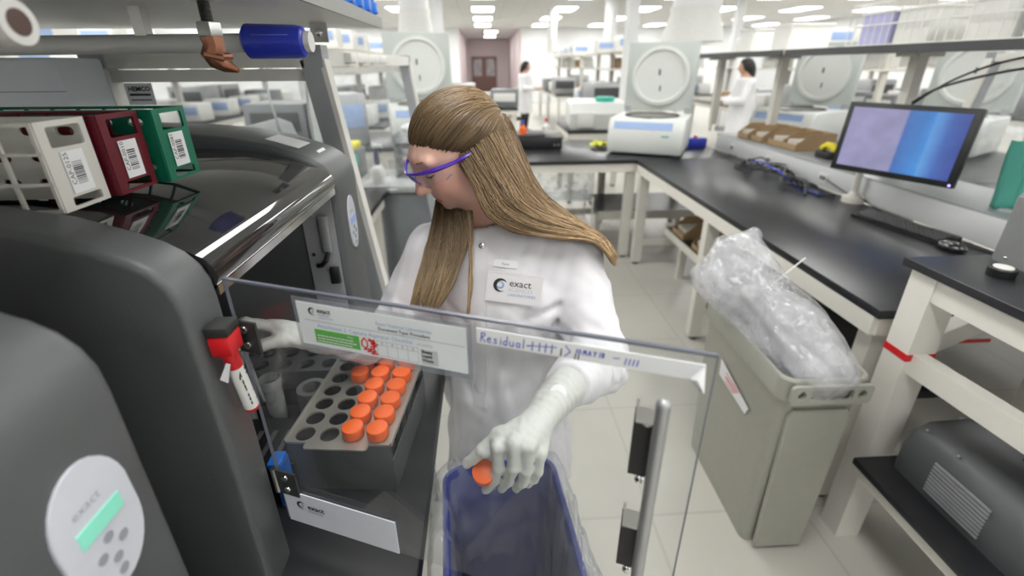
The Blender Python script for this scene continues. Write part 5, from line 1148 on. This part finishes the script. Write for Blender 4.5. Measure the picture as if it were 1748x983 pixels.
# ---- lab coat
def arm(p, H_, r0, r1, r2):
    d = caps(p, H_['shoulder'], H_['elbow'], r0, r1); c = A3(H_['cuff']); return smin(d, caps(p, H_['elbow'], c, r1, r2), .03)
def coat_core(p):
    d = ell(p, (.033,.968,1.125), (.176,.120,.205))
    d = smin(d, caps(p, (-.105,.975,1.238), (.175,.955,1.228), .068, .066), .06)
    d = smin(d, ell(p, (.005,.925,1.13), (.075,.070,.085)), .06); d = smin(d, ell(p, (.105,.915,1.125), (.075,.070,.085)), .06)
    d = smin(d, ell(p, (.045,.992,.93), (.165,.118,.22)), .07)
    d = smin(d, caps(p, (.05,1.015,.88), (.05,1.04,.52), .155, .185), .06)
    d = smin(d, arm(p, HL, .062, .057, .043), .035); d = smin(d, arm(p, HR, .062, .054, .042), .035)
    return d
def cut(p, d):
    d = smax(d, .50-p[:,2], .004)                                          # hem
    for H_ in (HL, HR):                                                     # cuffs end squarely
        c = A3(H_['cuff']); e = A3(H_['elbow']); n = (c-e)/np.linalg.norm(c-e); near = np.linalg.norm(p-c, axis=1) < .10
        d = np.where(near, smax(d, (p-c) @ n - .012, .004), d)
    ax = to_w((-.02,0,-.06))-NECK_B; ax = ax/np.linalg.norm(ax)             # neck opening
    rel = p-NECK_B; t = rel @ ax; r = np.linalg.norm(rel-t[:,None]*ax, axis=1)
    col_ = smax(np.abs(r-.064)-.0045, smax(t-.040, -.03-t, .003), .004)
    d = smin(d, col_, .012)
    d = smax(d, -smax(r-.0585, -t-.02, .004), .004)
    return d
def crease(p, a, b, w, depth):
    """a soft pulled fold running from a to b"""
    a = A3(a); b = A3(b); d = b-a; t = np.clip(((p-a) @ d)/(d @ d), 0, 1); r = np.linalg.norm(p-a-t[:,None]*d, axis=1)
    return depth*np.exp(-(r/w)**2)*np.sin(PI*np.clip(t*.9+.1,0,1))
CREASES = [((.155,.86,1.15),(.10,.84,1.04),.010,.010),((.165,.86,1.17),(.06,.83,1.13),.009,.008),((.17,.86,1.13),(.15,.85,.98),.011,.012),((-.10,.89,1.17),(-.03,.85,1.10),.010,.008),((-.12,.90,1.14),(-.08,.87,1.0),.012,.010),((.12,.85,1.02),(.03,.85,.92),.012,.009),((.16,.87,.98),(.06,.86,.86),.012,.010),((-.08,.88,.98),(-.02,.86,.86),.012,.008),
 ((.20,.86,1.20),(.25,.86,1.10),.012,.009),((.24,.82,1.14),(.27,.80,1.06),.010,.009),((.18,.85,1.10),(.24,.79,1.09),.009,.009),((-.16,.92,1.19),(-.20,.91,1.10),.010,.008),((-.19,.90,1.14),(-.23,.88,1.07),.009,.008),((.02,.85,1.08),(-.01,.86,.90),.012,.006)]
def folds(p):
    o = .0034*wob(p*A3((1,1,.55)), 70, 12) + .0042*ridge(p*A3((1,.8,.45)), 78, 33)
    low = np.clip((1.08-p[:,2])/.15, 0, 1); o = o + low*.0055*ridge(p*A3((1,.6,.22)), 62, 71)
    for a, b, w, dp_ in CREASES: o = o + 1.5*crease(p, a, b, w, dp_)
    for H_, s in ((HL,1),(HR,2)):
        e = A3(H_['elbow']); c = A3(H_['cuff']); de = np.linalg.norm(p-e, axis=1)
        o = o + np.exp(-(de/.10)**2)*.009*ridge(p, 90, 40+s)
        t = (p-e) @ ((c-e)/np.linalg.norm(c-e)); w = np.exp(-(np.linalg.norm(p-(e+c)/2, axis=1)/.08)**2); o = o + w*.0060*np.sin(t*150+3*wob(p,34,3))
        w = np.exp(-(np.linalg.norm(p-c, axis=1)/.05)**2); o = o + w*.003*np.sin(t*190+2*wob(p,30,5))
    return o
def coat(p): return cut(p, coat_core(p)+folds(p))
def coatq(p): return coat(np.atleast_2d(np.asarray(p, float)))
V, F = surface_nets(coat, (-.36,.55,.47), (.34,1.26,1.37), .0058)
cmat = mat('lab_coat_white', (.76,.75,.78), .75, var=.02, scale=900, bump=.25)
lc_ = np_mesh('lab_coat', V, F, cmat, person, world=True)
def hits(XZ, y0=.70, lim=1.1):
    XZ = np.atleast_2d(XZ); y = np.full(len(XZ), y0)
    for _ in range(45):
        d = coat(np.stack([XZ[:,0], y, XZ[:,1]], 1)); y = np.where((d < .0004) | (y > lim), y, y+np.maximum(d*.75, .0006))
    return np.stack([XZ[:,0], y, XZ[:,1]], 1)
def hit(x, z): return hits([(x, z)])[0]
def normals(P):
    P = np.atleast_2d(P); e = .01; g = np.stack([coat(P+A3(v)*e)-coat(P-A3(v)*e) for v in ((1,0,0),(0,1,0),(0,0,1))], 1); return g/np.linalg.norm(g, axis=1)[:,None]
def normal(p): return normals(p)[0]
def ribbon(path, w, th, name, m, parent):
    P = hits(path); N = normals(P); T = np.gradient(P, axis=0); S = np.cross(T, N); S /= np.linalg.norm(S, axis=1)[:,None]
    A_ = hits((P-S*w/2)[:,[0,2]]); C2 = hits((P+S*w/2)[:,[0,2]]); b = MB(); Vv = []
    for a, c, n in zip(A_, C2, N): Vv += [a-n*.002-PO, a+n*th-PO, c+n*th-PO, c-n*.002-PO]
    k = len(P); b.add(Vv, [(4*i+j, 4*i+4+j, 4*i+4+(j+1)%4, 4*i+(j+1)%4) for i in range(k-1) for j in range(4)]+[(0,1,2,3),(4*k-4,4*k-1,4*k-2,4*k-3)])
    return b.build(name, m, parent)
ribbon([(-.018-.012*i/24, 1.285-.40*i/24) for i in range(25)], .036, .0022, 'placket', cmat, lc_)
b = MB(); p = hit(-.012,1.288); n = normal(p); MB().lathe([(.0058,0),(.0056,.002),(.003,.003),(.0018,.0018)], n=14).xf(Matrix.Translation(Vector(p-PO+n*.003)) @ Vector((0,0,1)).rotation_difference(Vector(n)).to_matrix().to_4x4()).build('snap_button', 'chrome', lc_)
# breast pocket outline
ribbon([(-.005+.0052*i, 1.135-.0012*i) for i in range(20)], .016, .0018, 'pocket_hem', cmat, lc_)
# badges
def patch(x, z, w, h, th, tilt, name, m):
    p = hit(x, z); n = normal(p); n = (n+A3((0,-1.2,.1))); n /= np.linalg.norm(n)
    xd = A3((math.cos(tilt),0,math.sin(tilt))); xd -= n*(xd @ n); xd /= np.linalg.norm(xd); yd = np.cross(n, xd)
    Q = np.array([p+xd*sx*w/2+yd*sy*h/2 for sx in (-1,0,1) for sy in (-1,0,1)]); off = max(0, float(((hits(Q[:,[0,2]])-Q) @ n).max()))
    fr = frame(Vector(p-PO+n*(off+.0008)), Vector(xd), Vector(yd))
    o = MB().prism(rrect(-w/2,w/2,-h/2,h/2,.004), 0, th, axis='z').xf(fr).build(name, m, person)
    return o, fr @ Matrix.Translation((0,0,th+.0006))
bd_, fr = patch(.052, 1.211, .116, .066, .0022, -.15, 'name_patch', mat('patch_white', (.76,.75,.76), .7, bump=.3, scale=700))
b = MB()
for a, c in (((-.055,-.030),(.055,-.030)),((.055,-.030),(.055,.030)),((.055,.030),(-.055,.030)),((-.055,.030),(-.055,-.030))): stroke(b, fr, [a, c], .0014)
b.build('stitching', 'patch_white', bd_, smooth=False)
swirl(fr @ Matrix.Translation((-.029,.004,0)), .0145, 'ink_black', 'ink_lightblue', bd_)
write('exact', .021, fr @ Matrix.Translation((-.011,.004,0)), 'lettering', 'ink_black', bd_)
write('SCIENCES', .0115, fr @ Matrix.Translation((-.011,-.007,0)), 'lettering', mat('ink_silver', (.55,.56,.60), .6), bd_)
write('LABORATORIES', .0082, fr @ Matrix.Translation((-.011,-.017,0)), 'lettering', 'ink_lightblue', bd_)
tg, fr = patch(.036, 1.257, .050, .016, .0015, -.15, 'name_tag', mat('tag_white', (.82,.82,.83), .4))
write('Katie', .0075, fr @ Matrix.Translation((-.008,-.003,0)), 'lettering', 'ink_grey', tg)
# ---- gloves
def glove(name, H_, FN, TH, pin):
    w = A3(H_['wrist']); c = A3(H_['cuff']); K = [A3(f[0]) for f in FN]; mid = sum(K)/4
    rad = [.0088,.0090,.0086,.0076]
    def sd(p):
        d = caps(p, w, c, .029, .035)
        d = smin(d, caps(p, w*.85+mid*.15, K[0]*.8+w*.2, .0185, .0135), .016)
        for i in range(4): d = smin(d, caps(p, w*.8+mid*.2, K[i]*.96+w*.04, .0165, .0112), .012)
        for i, f in enumerate(FN):
            g = caps(p, f[0], f[1], rad[i]*1.10, rad[i]*1.02)
            g = smin(g, caps(p, f[1], f[2], rad[i]*1.0, rad[i]*.93), .004); g = smin(g, caps(p, f[2], f[3], rad[i]*.93, rad[i]*.80), .004)
            d = smin(d, g, .0055)
        t = caps(p, TH[0], TH[1], .0165, .0125); t = smin(t, caps(p, TH[1], TH[2], .0120, .0100), .005); t = smin(t, caps(p, TH[2], TH[3], .0100, .0080), .005)
        d = smin(d, t, .010)
        ax = (c-w)/np.linalg.norm(c-w); s = (p-w) @ ax
        wr = np.exp(-((s-.01)/.03)**2); d = d + wr*.0015*np.sin(s*480+3*wob(p,60,6)) + .0011*ridge(p,230,pin)+.0006*wob(p,300,pin+1)
        return d
    P = np.array([w, c]+[q for f in FN for q in f]+list(TH))
    V, F = surface_nets(sd, P.min(0)-.045, P.max(0)+.045, .0026)
    return np_mesh(name, V, F, mat('nitrile_pale', (.60,.61,.58), .5, var=.03), person, world=True), sd
g1, gsd = glove('glove', HL, HL_F, HL_T, 3)
g2, _ = glove('glove', HR, [[tuple(A3(f[0])+(A3(q)-A3(f[0]))*1.35) for q in f] for f in HR_F], HR_T, 8)
dsc = A3(HL['wrist'])*.45+A3(HL['cuff'])*.55+A3((-.010,-.030,.026)); nrm = A3((-.05,-.8,.55)); nrm /= np.linalg.norm(nrm)
MB().lathe([(.0135,0),(.0135,.001),(.012,.0016)], n=24).xf(Matrix.Translation(Vector(dsc-PO)) @ Vector((0,0,1)).rotation_difference(Vector(nrm)).to_matrix().to_4x4()).build('round_sticker', 'white_paper', g1)
# held tube
a, c = Vector(HL_CAP[0]), Vector(HL_CAP[1]); ht = thing('held_tube', 'orange-capped tube pinched in her left glove over the blue bin', 'tube', tuple(c))
Rq = Vector((0,0,1)).rotation_difference((a-c).normalized()).to_matrix().to_4x4()
hc = T0.children
for ch_ in T0.children:
    o = ch_.copy(); col.objects.link(o); o.parent = ht; o.matrix_local = Rq @ Matrix.Translation((0,0,(a-c).length-.109))
# held pipette
pt = thing('transfer_pipette', 'translucent pipette held by her right glove inside the instrument', 'pipette', (-.43,.70,1.05)); MB().tube([(.0,-.01,.14),(.0,.0,.08),(-.005,.02,.0)], [.006,.005,.0025], 10).build('stem', glass('pipette_clear', haze=.4, hazec=(.8,.82,.82)), pt)
# ---- trousers, shoes
def tro(p):
    d = ell(p, (.05,1.02,.88), (.155,.105,.12))
    for s in (-1,1): d = smin(d, caps(p, (.05+s*.08,1.03,.85), (.05+s*.09,1.02,.47), .085, .062), .03); d = smin(d, caps(p, (.05+s*.09,1.02,.47), (.05+s*.09,1.05,.09), .062, .056), .02)
    return smax(d, .08-p[:,2], .004)+.003*wob(p, 40, 6)
V, F = surface_nets(tro, (-.2,.86,.05), (.3,1.2,1.05), .012); np_mesh('trousers', V, F, mat('denim_dark', (.025,.03,.05), .8), person, world=True)
for s in (-1,1):
    V, F = surface_nets(lambda p: smax(smin(caps(p, (.05+s*.09,1.07,.055), (.04+s*.10,.90,.045), .048, .042), caps(p,(.05+s*.09,1.05,.05),(.05+s*.09,1.05,.10),.046,.045), .03), .004-p[:,2], .004), (-.2,.82,-.01), (.3,1.16,.17), .008); np_mesh('shoe', V, F, 'black_plastic', person, world=True)
# ---- hair
rs = np.random.RandomState(5)
def spline(G, n, end=1.0):
    """Catmull-Rom through rows of G (k,3) -> n points"""
    G = np.asarray(G, float); k = len(G); P = np.vstack([2*G[0]-G[1], G, 2*G[-1]-G[-2]]); u = np.linspace(0, (k-1)*end-1e-6, n); i = u.astype(int); t = (u-i)[:,None]
    p0, p1, p2, p3 = P[i], P[i+1], P[i+2], P[i+3]
    return .5*((2*p1)+(-p0+p2)*t+(2*p0-5*p1+4*p2-p3)*t**2+(-p0+3*p1-3*p2+p3)*t**3)
SV, SF, SC_ = [], [], []; nv = 0
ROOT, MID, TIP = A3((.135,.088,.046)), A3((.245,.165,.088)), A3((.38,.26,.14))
def strand(P, r, tone):
    global nv
    n = len(P); T = np.gradient(P, axis=0); T /= np.linalg.norm(T, axis=1)[:,None]+1e-9
    up = A3((.3,-.8,.5)); U = np.cross(T, up); U /= np.linalg.norm(U, axis=1)[:,None]+1e-9; W = np.cross(T, U)
    rr_ = r*np.clip(np.minimum(np.linspace(.7,8,n), np.linspace(10,.35,n)), 0, 1)[:,None]
    ring = np.stack([P+rr_*(U*math.cos(a)+W*math.sin(a)) for a in (0, 2.094, 4.189)], 1).reshape(-1,3)
    i = np.arange(n-1)[:,None]*3; f = np.concatenate([np.stack([i[:,0]+j, i[:,0]+(j+1)%3, i[:,0]+3+(j+1)%3, i[:,0]+3+j], 1) for j in range(3)])
    SV.append(ring); SF.append(f+nv); nv += len(ring)
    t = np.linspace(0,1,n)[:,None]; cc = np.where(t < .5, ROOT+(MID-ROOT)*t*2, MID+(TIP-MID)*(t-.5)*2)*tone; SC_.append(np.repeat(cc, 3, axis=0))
def push(P, m=.004):
    for _ in range(4):
        d = coat_core(P); bad = d < m
        if not bad.any(): break
        e = .006; g = np.stack([coat_core(P+A3(v)*e)-coat_core(P-A3(v)*e) for v in ((1,0,0),(0,1,0),(0,0,1))], 1)/(2*e)
        P = P+np.where(bad[:,None], g*(m-d)[:,None], 0)
    return P
ER = A3((.098,.077,.0755)); EC = A3((-.012,0,-.002)); GATH = A3((-.92,.22,-.06))
def cap_path(phi, lift, n, jit=0):
    """from the hairline at angle phi back over the skull to the gather point"""
    el = math.radians(np.interp(abs(phi), [0,35,60,85,110], [35,31,15,-8,-24]))
    el += rs.normal()*.035*(1 if jit else 0); ph = math.radians(phi); s = A3((math.cos(ph)*math.cos(el), math.sin(ph)*math.cos(el), math.sin(el))); g = GATH+A3((0,jit*.5,jit*.3)); g /= np.linalg.norm(g)
    m = s+g+A3((0,0,.35*math.cos(ph/1.3)+.1)); m /= np.linalg.norm(m)
    D = spline([s, (s+m)/np.linalg.norm(s+m), m, (m+g)/np.linalg.norm(m+g), g], n); D /= np.linalg.norm(D, axis=1)[:,None]
    t = np.linspace(0,1,n); R_ = (ER+.0)*(1) ; off = (lift*np.clip(t*2.6+.06,0,1)+.007*np.sin(np.clip(t,0,1)*PI)-.004*np.exp(-t*22))[:,None]
    return to_w(EC+D*(R_+off))
def ptube(n_str, fn): 
    for _ in range(n_str): fn()
# scalp underlay so no skin shows between strands
nphi, nt_s = 61, 26; U_ = np.array([cap_path(-112+224*i/(nphi-1), .0015, nt_s) for i in range(nphi)]).reshape(-1,3)
uf = [(i*nt_s+j, i*nt_s+j+1, (i+1)*nt_s+j+1, (i+1)*nt_s+j) for i in range(nphi-1) for j in range(nt_s-1)]
for _ in range(3400):
    phi = rs.uniform(-113,113); tone = rs.uniform(.62,1.15)*(1+.18*math.sin(phi*.6)+.14*math.sin(phi*1.7+1)); P = cap_path(phi+rs.normal()*1.0, min(abs(rs.normal()),1.6)*.0032+.003, 18, float(np.clip(rs.normal(),-1.6,1.6))*.35)
    P = P + to_w(rs.normal(size=(1,3))*.0006)-HEAD_O; strand(P, .0007, tone)
def sheet(G, count, n, thick, r, jit, tone0=1.0, taper=0.0):
    G = np.asarray(G); SPk = [spline(G[:,k], 41) for k in range(G.shape[1])]; todo = []
    for _ in range(count):
        u = rs.rand(); C = np.array([SPk[k][int(round(np.clip(u+rs.normal()*jit,0,1)*40))] for k in range(G.shape[1])])
        dep = rs.rand()*thick
        C = C + A3((0,.75,-.35))*dep*np.linspace(.7,1,len(C))[:,None] + rs.normal(size=C.shape)*.0014
        C[-1] = C[-2]+(C[-1]-C[-2])*rs.uniform(.9,1.1)
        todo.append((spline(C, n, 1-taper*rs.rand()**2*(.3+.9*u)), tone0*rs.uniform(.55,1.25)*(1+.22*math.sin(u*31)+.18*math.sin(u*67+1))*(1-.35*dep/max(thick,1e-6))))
    P = push(np.concatenate([t[0] for t in todo])).reshape(-1, n, 3)
    for q, t in zip(P, todo): strand(q, r, t[1])
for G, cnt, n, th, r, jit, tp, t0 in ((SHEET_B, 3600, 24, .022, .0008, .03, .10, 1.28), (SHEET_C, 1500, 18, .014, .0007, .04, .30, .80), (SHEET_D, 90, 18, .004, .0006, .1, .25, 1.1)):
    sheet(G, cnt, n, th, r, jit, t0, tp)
hm = bpy.data.materials.new('blonde_hair'); hm.use_nodes = True; nt = hm.node_tree; bs = nt.nodes['Principled BSDF']; MATS['blonde_hair'] = hm
at_ = nt.nodes.new('ShaderNodeAttribute'); at_.attribute_name = 'tint'; nt.links.new(at_.outputs['Color'], bs.inputs['Base Color']); bs.inputs['Roughness'].default_value = .42; bs.inputs['Specular IOR Level'].default_value = .5
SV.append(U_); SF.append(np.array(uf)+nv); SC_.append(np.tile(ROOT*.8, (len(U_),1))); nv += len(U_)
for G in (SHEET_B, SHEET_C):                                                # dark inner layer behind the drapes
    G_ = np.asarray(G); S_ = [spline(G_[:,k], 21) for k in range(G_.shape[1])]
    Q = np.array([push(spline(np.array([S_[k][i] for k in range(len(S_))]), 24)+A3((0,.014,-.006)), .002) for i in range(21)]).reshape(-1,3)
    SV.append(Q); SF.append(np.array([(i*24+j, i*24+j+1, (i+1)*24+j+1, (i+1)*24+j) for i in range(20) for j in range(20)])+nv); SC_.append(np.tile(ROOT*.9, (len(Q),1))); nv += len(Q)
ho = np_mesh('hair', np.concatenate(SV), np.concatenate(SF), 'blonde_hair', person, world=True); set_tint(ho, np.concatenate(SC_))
# ---- safety glasses
gl_ = bpy.data.objects.new('safety_glasses', None); col.objects.link(gl_); gl_.parent = person; gl_.matrix_local = Mh; gl_['label'] = 'purple-framed clear safety glasses'
pm = mat('purple_frame', (.07,.02,.36), .2, coat=.5)
def half(s): return [(-.012,s*.084,-.014),(.030,s*.080,-.009),(.064,s*.068,-.003),(.088,s*.050,.000),(.102,s*.026,.000),(.1095,s*.006,.000)]
br = spline(half(1)+[(x,y,z) for x,y,z in half(-1)[::-1]], 60)
rb_ = [.0031+.0020*math.exp(-((i-12)/6)**2)+.0014*math.exp(-((i-47)/6)**2) for i in range(60)]
MB().tube([tuple(p) for p in br], rb_, 8).build('brow_bar', pm, gl_)
path = br[10:50]; V_ = []; nl = 8
for j in range(nl):
    t = j/(nl-1)
    for i, p in enumerate(path):
        u = abs(i-19.5)/19.5; drop = (.040-.014*math.exp(-((u)/.12)**2)-.016*max(0,u-.72)/.28)
        V_.append((p[0]-.010*t*t+.003*math.sin(t*PI), p[1]*(1-.05*t), p[2]-.001-drop*t))
Fl = [(j*40+i, j*40+i+1, (j+1)*40+i+1, (j+1)*40+i) for j in range(nl-1) for i in range(39)]
lo = MB().add(V_, Fl).build('lens', 'spectacle', gl_)
MB().tube([V_[(nl-1)*40+i] for i in range(40)], .0010, 6).build('lens_rim', mat('rim_clear', (.50,.48,.75), .2, alpha=.7), gl_)
MB().tube([(.108,.008,-.008),(.106,.011,-.022),(.102,.013,-.030)], .0022, 8).tube([(.108,-.008,-.008),(.106,-.011,-.022),(.102,-.013,-.030)], .0022, 8).build('nose_pads', pm, gl_)
